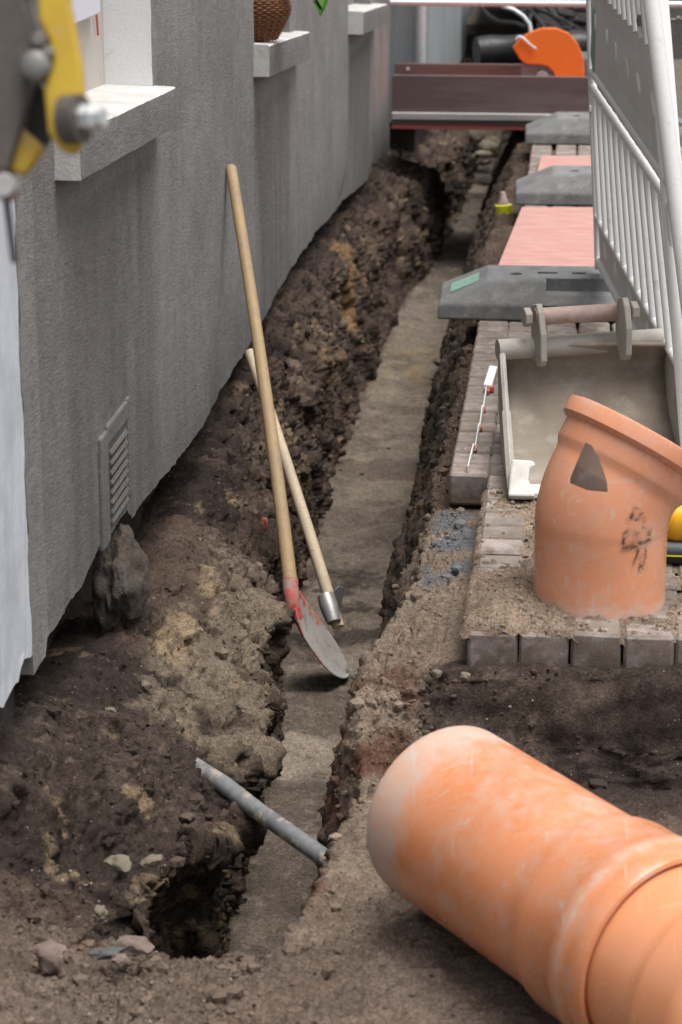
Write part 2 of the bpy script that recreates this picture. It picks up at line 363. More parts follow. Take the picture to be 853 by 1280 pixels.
# ------------------------------------------------------------------ the dug ground
# cross-section of the trench at stations along the lane:
# wall toe | toe | ledge | left lip | left face | floor left | floor right | right face | right lip | paver edge | right | far right
KEY = [
 (2.2,  (-1.14,-.22),(-1.0,-.25),(-.85,-.29),(-.72,-.30),(-.68,-.30),(-.63,-.30),(-.52,-.30),(-.48,-.30),(-.44,-.30),(-.20,-.28),(.45,-.27),(2.5,-.25)),
 (3.52, (-1.140,-0.200),(-1.000,-0.240),(-.85,-.28),(-.72,-.30),(-.68,-.30),(-.63,-.30),(-.53,-.30),(-.50,-.30),(-.47,-.30),(-.20,-.28),(.45,-.27),(2.5,-.25)),
 (3.67, (-1.140,-0.170),(-1.000,-0.220),(-.85,-.28),(-.71,-.32),(-.68,-.33),(-.64,-.34),(-.54,-.34),(-.50,-.33),(-.46,-.31),(-.20,-.28),(.45,-.27),(2.5,-.25)),
 (3.75, (-1.140,-0.150),(-1.000,-0.210),(-.85,-.29),(-.715,-.34),(-.74,-.50),(-.70,-.72),(-.50,-.72),(-.465,-.50),(-.42,-.30),(-.20,-.28),(.45,-.27),(2.5,-.25)),
 (4.00, (-1.140,-0.100),(-0.985,-0.150),(-.85,-.30),(-.715,-.365),(-.90,-.52),(-.84,-.75),(-.47,-.75),(-.425,-.50),(-.375,-.27),(-.20,-.27),(.45,-.275),(2.5,-.25)),
 (4.20, (-1.140,-0.100),(-0.980,-0.140),(-.84,-.26),(-.70,-.355),(-.90,-.52),(-.82,-.75),(-.465,-.75),(-.415,-.48),(-.358,-.215),(-.20,-.265),(.45,-.28),(2.5,-.25)),
 (4.32, (-1.140,-0.130),(-0.980,-0.160),(-.82,-.27),(-.625,-.39),(-.78,-.56),(-.72,-.75),(-.47,-.75),(-.42,-.46),(-.362,-.17),(-.20,-.25),(.45,-.285),(2.5,-.25)),
 (4.375, (-1.220,-0.230),(-0.980,-0.170),(-.82,-.275),(-.62,-.405),(-.70,-.57),(-.67,-.75),(-.47,-.75),(-.425,-.46),(-.368,-.155),(-.20,-.19),(.45,-.25),(2.5,-.22)),
 (4.41, (-1.220,-0.230),(-0.980,-0.170),(-.82,-.28),(-.625,-.41),(-.69,-.58),(-.66,-.75),(-.475,-.75),(-.425,-.45),(-.372,-.145),(-.20,-.085),(.45,-.078),(2.5,-.10)),
 (4.44, (-1.220,-0.230),(-0.980,-0.170),(-.82,-.28),(-.625,-.41),(-.68,-.58),(-.66,-.75),(-.48,-.75),(-.43,-.45),(-.376,-.14),(-.20,-.075),(.45,-.066),(2.5,-.10)),
 (4.60, (-1.220,-0.260),(-0.980,-0.200),(-.82,-.31),(-.645,-.43),(-.68,-.60),(-.67,-.75),(-.48,-.75),(-.435,-.44),(-.385,-.135),(-.20,-.075),(.45,-.09),(2.5,-.09)),
 (5.00, (-1.220,-0.310),(-0.980,-0.250),(-.83,-.36),(-.665,-.465),(-.70,-.60),(-.69,-.75),(-.465,-.75),(-.425,-.45),(-.315,-.105),(-.20,-.08),(.45,-.09),(2.5,-.09)),
 (5.55, (-1.220,-0.350),(-0.980,-0.290),(-.845,-.38),(-.70,-.475),(-.715,-.60),(-.705,-.75),(-.46,-.75),(-.425,-.45),(-.30,-.10),(-.22,-.09),(.45,-.09),(2.5,-.09)),
 (6.00, (-1.220,-0.360),(-0.980,-0.300),(-.87,-.37),(-.755,-.45),(-.765,-.60),(-.745,-.75),(-.47,-.75),(-.43,-.45),(-.312,-.10),(-.25,-.088),(.45,-.09),(2.5,-.09)),
 (6.50, (-1.220,-0.340),(-1.000,-0.315),(-.92,-.34),(-.835,-.40),(-.81,-.57),(-.78,-.76),(-.475,-.76),(-.42,-.45),(-.300,-.10),(-.25,-.088),(.45,-.09),(2.5,-.09)),
 (7.20, (-1.220,-0.290),(-1.020,-0.265),(-.955,-.32),(-.875,-.43),(-.83,-.58),(-.80,-.77),(-.475,-.77),(-.42,-.45),(-.298,-.10),(-.25,-.088),(.45,-.09),(2.5,-.09)),
 (8.00, (-1.220,-0.230),(-1.030,-0.205),(-.955,-.28),(-.89,-.43),(-.85,-.58),(-.82,-.77),(-.485,-.77),(-.43,-.45),(-.300,-.10),(-.25,-.088),(.45,-.09),(2.5,-.09)),
 (9.00, (-1.220,-0.230),(-1.030,-0.205),(-.95,-.29),(-.885,-.44),(-.84,-.59),(-.82,-.77),(-.495,-.77),(-.43,-.45),(-.300,-.10),(-.24,-.088),(.45,-.09),(2.5,-.09)),
 (10.0, (-1.220,-0.270),(-1.030,-0.245),(-.95,-.32),(-.885,-.45),(-.84,-.60),(-.81,-.77),(-.50,-.77),(-.43,-.45),(-.275,-.10),(-.22,-.088),(.45,-.09),(2.5,-.09)),
 (11.5, (-1.220,-0.330),(-1.040,-0.305),(-.97,-.36),(-.905,-.48),(-.86,-.62),(-.78,-.77),(-.49,-.77),(-.42,-.45),(-.25,-.10),(-.19,-.088),(.45,-.09),(2.5,-.09)),
 (12.2, (-1.140,-0.200),(-1.000,-0.220),(-.89,-.26),(-.78,-.31),(-.72,-.50),(-.70,-.76),(-.48,-.76),(-.41,-.45),(-.25,-.10),(-.19,-.088),(.45,-.09),(2.5,-.09)),
 (13.4, (-1.14,-.32),(-.98,-.34),(-.86,-.36),(-.72,-.40),(-.67,-.55),(-.66,-.76),(-.46,-.76),(-.40,-.45),(-.26,-.10),(-.20,-.088),(.45,-.09),(2.5,-.09)),
 (14.3, (-1.14,-.34),(-.98,-.36),(-.84,-.38),(-.68,-.42),(-.63,-.55),(-.625,-.75),(-.44,-.75),(-.40,-.45),(-.27,-.10),(-.20,-.088),(.45,-.09),(2.5,-.09)),
 (17.0, (-1.14,-.40),(-.98,-.42),(-.80,-.45),(-.63,-.48),(-.58,-.60),(-.57,-.72),(-.43,-.72),(-.39,-.45),(-.30,-.10),(-.20,-.088),(.45,-.09),(2.5,-.09)),
 (18.2, (-1.14,-.40),(-.98,-.40),(-.80,-.42),(-.63,-.42),(-.58,-.46),(-.57,-.46),(-.43,-.46),(-.39,-.35),(-.30,-.10),(-.20,-.088),(.45,-.09),(2.5,-.09)),
 (19.0, (-1.14,-.30),(-.98,-.30),(-.80,-.30),(-.63,-.30),(-.58,-.30),(-.57,-.30),(-.43,-.30),(-.39,-.2),(-.30,-.07),(-.20,-.07),(.45,-.07),(2.5,-.07)),
]
SEG = [14, 34, 50, 60, 58, 44, 66, 40, 54, 44, 96, 26]
def rows():
    ys = []; y = 2.2
    while y < 19.0:
        ys.append(y); y += .0035 if 4.24 < y < 4.48 else (.0035 if 3.62 < y < 3.8 else (.009 if y < 3.3 else .00165 * y))
    return np.array(ys)
def terrain():
    Y = rows(); ky = np.array([k[0] for k in KEY]); nk = len(KEY[0]) - 1
    CPx = np.zeros((len(Y), nk)); CPz = np.zeros((len(Y), nk))
    idx = np.clip(np.searchsorted(ky, Y) - 1, 0, len(ky) - 2); t = np.clip((Y - ky[idx]) / (ky[idx + 1] - ky[idx]), 0, 1)
    t = t * .5 + .5 * t * t * (3 - 2 * t)
    for j in range(nk):
        kx = np.array([k[j + 1][0] for k in KEY]); kz = np.array([k[j + 1][1] for k in KEY])
        CPx[:, j] = kx[idx] + (kx[idx + 1] - kx[idx]) * t; CPz[:, j] = kz[idx] + (kz[idx + 1] - kz[idx]) * t
    o0 = np.zeros_like(Y)
    wob = {1: (.012, .02), 2: (.03, .03), 3: (.045, .035), 4: (.05, .02), 5: (.02, .004), 6: (.015, .004), 7: (.025, .02), 8: (.008, .008)}
    deep = sstep(3.7, 3.85, Y)
    for j, (ax, az) in wob.items():
        CPx[:, j] += ax * fbm(o0 + j * 3.1, Y, o0, 3.2, 3, j) * deep; CPz[:, j] += az * fbm(o0 + j * 5.3, Y, o0, 2.7, 3, j + 9) * deep
    U = []; X = []; Z = []
    for j in range(nk - 1):
        n = SEG[j]
        for k in range(n):
            u = k / n
            # gentle rounding near the control points
            X.append(CPx[:, j] * (1 - u) + CPx[:, j + 1] * u); Z.append(CPz[:, j] * (1 - u) + CPz[:, j + 1] * u); U.append(j + u)
    X.append(CPx[:, -1]); Z.append(CPz[:, -1]); U.append(nk - 1.0)
    X = np.array(X).T; Z = np.array(Z).T; U = np.array(U)
    # smooth the cross-section a little so the lips are not knife edges
    for _ in range(5):
        for A in (X, Z): A[:, 1:-1] = (A[:, :-2] + 2 * A[:, 1:-1] + A[:, 2:]) / 4
    YY = np.repeat(Y[:, None], X.shape[1], 1)
    Ur = np.repeat(U[None, :], len(Y), 0)
    P = np.stack([X, YY, Z], -1)
    def normals(P):
        du = np.gradient(P, axis=1); dv = np.gradient(P, axis=0)
        n = np.cross(du, dv); return n / (np.linalg.norm(n, axis=-1, keepdims=True) + 1e-12)
    def band(a, b, s=.35): return sstep(a - s, a + s, Ur) * (1 - sstep(b - s, b + s, Ur))
    ledge = band(.6, 3.0); face = band(2.9, 5.0, .25); floor = band(5.0, 6.0, .15) * sstep(3.68, 3.8, YY); rface = band(6.0, 8.0, .2); top = band(8.0, 12, .3)
    near = 1 - sstep(3.6, 3.75, YY)
    pitface = sstep(4.28, 4.33, YY) * (1 - sstep(4.425, 4.44, YY)) * sstep(8.0, 8.7, Ur)
    under = sstep(4.45, 4.5, YY) * sstep(8.9, 9.1, Ur)          # below the pavers: keep flat
    Nn = normals(P)
    x, y, z = P[..., 0], P[..., 1], P[..., 2]
    big = fbm(x, y, z, 5, 3); rid = 1 - np.abs(fbm(x, y * 1.0, z * .35, 13, 3, 4)) * 2.4; mid = fbm(x, y, z, 26, 3, 7)
    amp_big = .045 * ledge + .045 * face + .020 * floor + .03 * rface + .012 * top + .015 * near + .03 * pitface
    d = big * amp_big * (1 - .5 * near)
    d += (rid - .5) * (.03 * band(.9, 3.0) * sstep(5.8, 6.8, YY) + .03 * face + .008 * rface + .006 * pitface + .004 * ledge) * (1 - near)
    d += mid * (.014 * ledge + .013 * face + .008 * floor + .010 * rface + .004 * top + .006 * near + .010 * pitface)
    d *= (1 - .93 * under)
    P = P + Nn * d[..., None]
    Nn = normals(P); x, y, z = P[..., 0], P[..., 1], P[..., 2]
    fine = fbm(x, y, z, 85, 3, 3); cr = np.maximum(0, fbm(x, y, z, 70, 2, 21) - .12); cr2 = np.maximum(0, fbm(x, y, z, 170, 2, 31) - .1)
    cav = np.maximum(0, fbm(x, y * .9, z * .6, 17, 3, 41) - .22)
    smoothfloor = 1 - .6 * floor
    d = fine * .0045 * smoothfloor + cr * .022 * smoothfloor + cr2 * .010 * smoothfloor - cav * .15 * (face + (.5 + .4 * sstep(5.8, 6.6, y)) * ledge + .35 * rface + .2 * pitface) * (1 - near)
    vis = (U > .4) & (U < 10.4)
    wl = np.zeros_like(x); wl2 = np.zeros_like(x)
    wx, wy, wz = x[:, vis] + .01 * mid[:, vis], y[:, vis] + .012 * big[:, vis], z[:, vis]
    wl[:, vis] = .62 - worley(wx, wy, wz, 21); wl2[:, vis] = .6 - worley(wx, wy, wz, 52)
    wl0 = np.zeros_like(x); wl0[:, vis] = .6 - worley(wx, wy * 1.1, wz * .7, 8.5)
    rough_ = (1 - .85 * floor) * (1 - .97 * under) * (.35 + .65 * sstep(-.3, .25, fbm(x, y, z, 4.5, 2, 91)))
    rough_ *= 1 - .55 * near
    d = d + rough_ * (wl * .014 + wl2 * .006) + (face + ledge * .8 + .5 * rface) * (1 - near) * wl0 * .030
    d *= (1 - .8 * under)
    P = P + Nn * d[..., None]
    # ---------- what the ground is made of (albedo), plus shade painted on the left bank
    x, y, z = P[..., 0], P[..., 1], P[..., 2]
    def C(*c): return np.array(c, dtype=np.float32)
    brown, dark, tan, floorc, gravel, fore, red, ochre = C(.082, .058, .044), C(.034, .025, .021), C(.22, .16, .10), C(.27, .222, .178), C(.125, .125, .13), C(.15, .112, .086), C(.105, .055, .038), C(.34, .25, .12)
    c = np.broadcast_to(brown, P.shape).copy()
    nh = fbm(x, y, z, 48, 3, 101)
    def put(m, col):
        nonlocal c
        m = np.clip(m, 0, 1); m = (m * .35 + .65 * sstep(.2, .8, m + .55 * nh * (m > .02) * (m < .98)))[..., None]; c = c * (1 - m) + col * m
    n1 = fbm(x, y, z, 4, 4, 51); n2 = fbm(x, y, z, 11, 4, 61); n3 = fbm(x, y, z, 2.2, 3, 71)
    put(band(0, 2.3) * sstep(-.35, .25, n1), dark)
    put(face * sstep(-.25, .3, n2), dark * 1.25)  # dark soil, deepened in colour to stand in for the bank face's shade
    put(band(.8, 5.0) * sstep(5.6, 6.6, y) * sstep(-.45, .15, n2) * .85, dark * 1.2); put(face * sstep(.16, .42, n1) * .6, C(.13, .09, .056))  # further along the bank: shade and dark hollows put into the soil colour
    # dark humus heap at the near left, below the white corner
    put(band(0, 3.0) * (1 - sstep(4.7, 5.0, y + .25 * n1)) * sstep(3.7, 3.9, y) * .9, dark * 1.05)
    # pale sandy ledge and its tan streak
    put(band(1.5, 3.15, .3) * sstep(4.5, 4.8, y) * (1 - sstep(5.9, 6.4, y)) * sstep(-.25, .2, n2 + .15), C(.165, .13, .096))
    put(np.exp(-((x + .885 - .02 * (y - 5.5)) / .035) ** 2) * sstep(5.0, 5.25, y) * (1 - sstep(5.8, 6.0, y)) * sstep(-.3, .1, n2) * band(.9, 3.2), tan * 1.2)
    put(band(1.8, 3.2, .3) * sstep(6.1, 6.5, y) * sstep(-.15, .3, n2) * .7, C(.135, .10, .072))
    put(band(1.2, 3.6, .3) * sstep(8.2, 8.8, y) * (1 - sstep(11, 11.5, y)) * sstep(-.05, .2, n1) * .8, C(.21, .13, .065))
    put(floor, floorc); put(floor * sstep(-.1, .35, n1) * .6, C(.155, .122, .096))
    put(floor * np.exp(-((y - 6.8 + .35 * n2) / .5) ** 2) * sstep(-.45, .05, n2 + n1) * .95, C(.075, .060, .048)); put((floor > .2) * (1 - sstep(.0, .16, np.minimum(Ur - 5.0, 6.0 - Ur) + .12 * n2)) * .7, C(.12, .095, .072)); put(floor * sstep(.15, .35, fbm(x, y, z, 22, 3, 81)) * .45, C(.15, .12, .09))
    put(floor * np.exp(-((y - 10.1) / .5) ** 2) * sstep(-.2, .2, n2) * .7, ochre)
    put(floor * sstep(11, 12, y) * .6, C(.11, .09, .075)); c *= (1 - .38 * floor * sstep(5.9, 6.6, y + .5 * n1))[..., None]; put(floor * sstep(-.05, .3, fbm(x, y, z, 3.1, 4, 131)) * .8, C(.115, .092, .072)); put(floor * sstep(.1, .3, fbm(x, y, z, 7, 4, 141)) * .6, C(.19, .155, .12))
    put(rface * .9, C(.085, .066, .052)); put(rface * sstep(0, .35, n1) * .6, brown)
    put(band(7.55, 9.1, .12) * (1 - sstep(5.5, 5.7, y)), C(.19, .145, .11))
    put(band(8.1, 9.1, .2) * sstep(4.95, 5.1, y) * (1 - sstep(5.55, 5.6, y)) * sstep(-.2, .1, n2), gravel)
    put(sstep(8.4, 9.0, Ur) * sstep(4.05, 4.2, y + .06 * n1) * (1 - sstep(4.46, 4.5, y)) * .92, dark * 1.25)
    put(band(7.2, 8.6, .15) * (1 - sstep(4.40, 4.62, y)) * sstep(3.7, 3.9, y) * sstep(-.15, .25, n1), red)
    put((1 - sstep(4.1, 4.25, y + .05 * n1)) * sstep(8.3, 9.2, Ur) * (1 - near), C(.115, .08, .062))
    put(near, fore * .82); put(near * sstep(-.05, .3, n1) * .5, C(.16, .122, .098))
    put(sstep(.05, .4, n3) * .3 * (1 - floor), c.mean(axis=(0, 1)) * 1.5)
    put(np.clip((n2 - .33) * 4, 0, .6) * (1 - floor) * sstep(3.7, 3.9, y) * (Ur < 8), tan)
    nv, nu = X.shape
    me = bpy.data.meshes.new('ground')
    me.vertices.add(nv * nu); me.vertices.foreach_set('co', P.reshape(-1).astype(np.float32))
    i = np.arange((nv - 1) * (nu - 1)); r_, c_ = i // (nu - 1), i % (nu - 1); a = r_ * nu + c_
    q = np.stack([a, a + 1, a + nu + 1, a + nu], 1).astype(np.int32).reshape(-1); nf = len(i)
    me.loops.add(nf * 4); me.loops.foreach_set('vertex_index', q)
    me.polygons.add(nf); me.polygons.foreach_set('loop_start', np.arange(0, nf * 4, 4, dtype=np.int32))
    me.polygons.foreach_set('use_smooth', np.ones(nf, dtype=bool))
    me.update(calc_edges=True)
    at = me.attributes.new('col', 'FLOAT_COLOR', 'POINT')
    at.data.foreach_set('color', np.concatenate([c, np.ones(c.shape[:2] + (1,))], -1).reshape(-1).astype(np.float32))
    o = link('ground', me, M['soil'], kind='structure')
    return P, normals(P), c, Ur, dict(floor=floor, near=near, under=under)
TP, TN, TC, TU, TZ = terrain()
def ground_z(x, y):
    """height of the dug ground near (x, y)"""
    i = int(np.argmin(np.abs(TP[:, 0, 1] - y))); row = TP[i]; j = int(np.argmin(np.abs(row[:, 0] - x) + 0.0)); return float(row[j, 2])

def crumbs():
    ic = bmesh.new(); bmesh.ops.create_icosphere(ic, subdivisions=1, radius=1); ic.verts.index_update()
    iv = np.array([v.co[:] for v in ic.verts], dtype=np.float32)
    ifc = np.array([[v.index for v in f.verts] for f in ic.faces], dtype=np.int32); ic.free()
    flat = TP.reshape(-1, 3); nor = TN.reshape(-1, 3); col = TC.reshape(-1, 3); u = TU.reshape(-1)
    yv = flat[:, 1]
    wgt = np.where(yv < 9, 1.0, .0) * (TZ['under'].reshape(-1) < .5)
    wgt *= np.where(TZ['floor'].reshape(-1) > .5, .16, 1.0) * np.where(u > 10.2, 0, 1) * np.where((u > 8.5) & (yv < 4.3), .6, 1) * np.where(yv < 2.9, 0, 1)
    wgt *= np.where((yv < 4.0) & (u < 8), 1.7, 1) * np.where((yv > 4.30) & (yv < 4.425) & (u > 8), 4, 1)
    area = np.clip(yv * .002, .004, .02); wgt *= area
    n = 25000
    pick = rng.choice(len(flat), n, p=wgt / wgt.sum())
    sz = .0015 + .0022 * rng.pareto(2.6, n); sz = np.clip(sz, .0015, .019)
    sz *= np.where(TZ['floor'].reshape(-1)[pick] > .5, .55, 1.0)
    sc = sz[:, None] * rng.uniform(.6, 1.25, (n, 3)); sc[:, 2] *= .8
    jit = 1 + .38 * (rng.random((n, len(iv), 1)) - .5)
    pos = flat[pick] + nor[pick] * (sz * .25)[:, None] * np.sign(nor[pick][:, 2:3] + 1e-6)
    e = DP['v'][rng.integers(0, len(DP['v']), 2600)]; pos[-2600:] = e; sz[-2600:] = np.clip(.0014 + .0014 * rng.pareto(2.6, 2600), .001, .008); sc[-2600:] = sz[-2600:, None] * rng.uniform(.6, 1.25, (2600, 3))
    v = iv[None] * sc[:, None, :] * jit
    an = rng.uniform(0, 6.283, n); ca, sa = np.cos(an)[:, None], np.sin(an)[:, None]
    vx = v[..., 0] * ca - v[..., 1] * sa; vy = v[..., 0] * sa + v[..., 1] * ca
    v = np.stack([vx, vy, v[..., 2]], -1) + pos[:, None, :]
    f = ifc[None] + (np.arange(n) * len(iv))[:, None, None]
    me = bpy.data.meshes.new('soil_crumbs'); me.from_pydata(v.reshape(-1, 3).tolist(), [], f.reshape(-1, 3).tolist())
    colp = col[pick]; colp[-2600:] = (.19, .145, .108)
    cc = colp * rng.uniform(.75, 1.35, (n, 1)); pale = (rng.random(n) < .06) & (sz < .005)
    cc[pale] = np.array([.25, .21, .175]) * rng.uniform(.8, 1.3, (pale.sum(), 1))
    redm = (rng.random(n) < .006) & (sz < .004); cc[redm] = np.array([.12, .06, .042])
    cv = np.repeat(cc[:, None, :], len(iv), 1).reshape(-1, 3)
    at = me.attributes.new('col', 'FLOAT_COLOR', 'POINT'); at.data.foreach_set('color', np.concatenate([cv, np.ones((len(cv), 1))], 1).reshape(-1).astype(np.float32))
    o = link('soil_crumbs', me, M['crumb'], kind='stuff'); tag(o, 'crumbs of soil, grit and pebbles lying on the dug ground', 'soil')

# street beyond the dig and the open lane to the right
g = G(); g.box((8.6, 18, -.06), (12.4, 50, .08)); link('street', g.mesh('street'), M['sand'], kind='structure')
g = G(); g.box((-.2, 32, -.10), (5.1, 26.2, .08)); link('lane', g.mesh('lane'), M['sand'], kind='structure')
g = G(); g.box((0, 30, -1.4), (160, 160, .1)); link('subsoil', g.mesh('subsoil'), M['sand'], kind='structure')

# ------------------------------------------------------------------ pavement: sand bed with every paver a piece of its own
def pavement():
    xs = np.arange(-.17, 2.41, .02); ys = np.concatenate([np.arange(4.46, 8, .02), np.arange(8, 18.9, .06)])
    XX, YY = np.meshgrid(xs, ys); ZZ = -.024 + .005 * fbm(XX, YY, XX * 0, 30, 3, 5)
    nv, nu = XX.shape; vs = np.stack([XX, YY, ZZ], -1).reshape(-1, 3).tolist()
    fs = [(r * nu + c, r * nu + c + 1, (r + 1) * nu + c + 1, (r + 1) * nu + c) for r in range(nv - 1) for c in range(nu - 1)]
    me = bpy.data.meshes.new('pavement'); me.from_pydata(vs, [], fs)
    bed = link('pavement', me, M['sand'], kind='structure')
    # two meshes with slightly different chipped corners
    prot = []
    for k in range(5):
        gg = G(); w_, l_ = .0975, .0940
        gg.box((0, 0, -.04), (w_, l_, .08)); m_ = gg.mesh('paver', bevel=.0065)
        rr = random.Random(k)
        for v in m_.vertices:
            v.co.x += rr.uniform(-.0012, .0012); v.co.y += rr.uniform(-.0012, .0012); v.co.z += rr.uniform(-.0008, .0008)
        m_.materials.append(M['paver']); prot.append(m_)
    def spots():
        PX, PY = .1035, .1045
        for r in range(74):
            y = 4.492 + r * PY - (.0 if r else .0)
            for c in range(-1, 23):
                x = -.1195 + c * PX + (.012 if c >= 1 and r > 1 else 0) + (.010 if c < 0 else 0) - (.0022 * c if r <= 1 else 0)
                if c == -1 and (y < 5.60 or y > 7.85): continue
                yield x, y
    sp = []
    for x, y in spots():
        vis = (x < .42 and y < 7.45) or (x < .15 and 9.4 < y < 11.7)
        sp.append((0 if vis else 1, y * .4 + abs(x), x, y))
    sp.sort(); n = 0; rest = G()
    for pri, _, x, y in sp:
        rr = random.Random(int(x * 1000) * 7919 + int(y * 1000))
        dz = rr.uniform(-.0025, .0025); tx, ty, rz = rr.uniform(-.018, .018), rr.uniform(-.02, .02), rr.uniform(-.018, .018)
        if n < 300 and pri == 0:
            o = bpy.data.objects.new('paver', prot[rr.randrange(5)]); COL.objects.link(o); o.parent = bed
            o.location = (x + rr.uniform(-.001, .001), y + rr.uniform(-.001, .001), dz); o.rotation_euler = (tx, ty, rz + rr.choice((0, math.pi))); n += 1
        elif y < 18:
            rest.box((x, y, -.04 + dz), (.098, .100, .08), Matrix.Rotation(rz, 3, 'Z'))
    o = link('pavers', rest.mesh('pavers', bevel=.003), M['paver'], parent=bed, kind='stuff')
pavement()
DP = {}
def dirt_patch():
    """loose soil spilled over the front courses"""
    xs = np.arange(-.185, .42, .0045); ys = np.arange(4.445, 5.5, .0055)
    X, Y = np.meshgrid(xs, ys)
    base = .028 * np.exp(-((X + .10) / .13) ** 2 - ((Y - 4.60) / .20) ** 2) + .010 * np.exp(-((X + .09) / .07) ** 2 - ((Y - 5.33) / .07) ** 2) + .006 * np.exp(-((X - .1) / .3) ** 2 - ((Y - 4.55) / .12) ** 2)
    Z = base - .0075 + .010 * fbm(X, Y, X * 0, 24, 4, 3) + .006 * np.maximum(0, fbm(X, Y, X * 0, 90, 2, 8)) * 2
    e = np.minimum(np.minimum(X + .185, .415 - X), np.minimum(Y - 4.445, 5.49 - Y)); Z -= .02 * (1 - sstep(0, .012, e))
    nv, nu = X.shape; vs = np.stack([X, Y, Z], -1).reshape(-1, 3).tolist()
    fs = [(r * nu + c, r * nu + c + 1, (r + 1) * nu + c + 1, (r + 1) * nu + c) for r in range(nv - 1) for c in range(nu - 1) if max(Z[r, c], Z[r + 1, c + 1], Z[r, c + 1], Z[r + 1, c]) > -.008]
    me = bpy.data.meshes.new('loose_soil'); me.from_pydata(vs, [], fs); me.polygons.foreach_set('use_smooth', [True] * len(fs))
    n1 = fbm(X, Y, X * 0, 12, 3, 2)[..., None]; c = np.array([.20, .15, .11]) * (1 + .5 * n1)
    at = me.attributes.new('col', 'FLOAT_COLOR', 'POINT'); at.data.foreach_set('color', np.concatenate([c, np.ones(c.shape[:2] + (1,))], -1).reshape(-1).astype(np.float32))
    DP['v'] = np.stack([X, Y, Z], -1)[Z > -.002]
    o = link('loose_soil', me, M['soil'], kind='stuff'); tag(o, 'loose brown soil spilled over the front courses of pavers', 'soil')
dirt_patch()
crumbs()

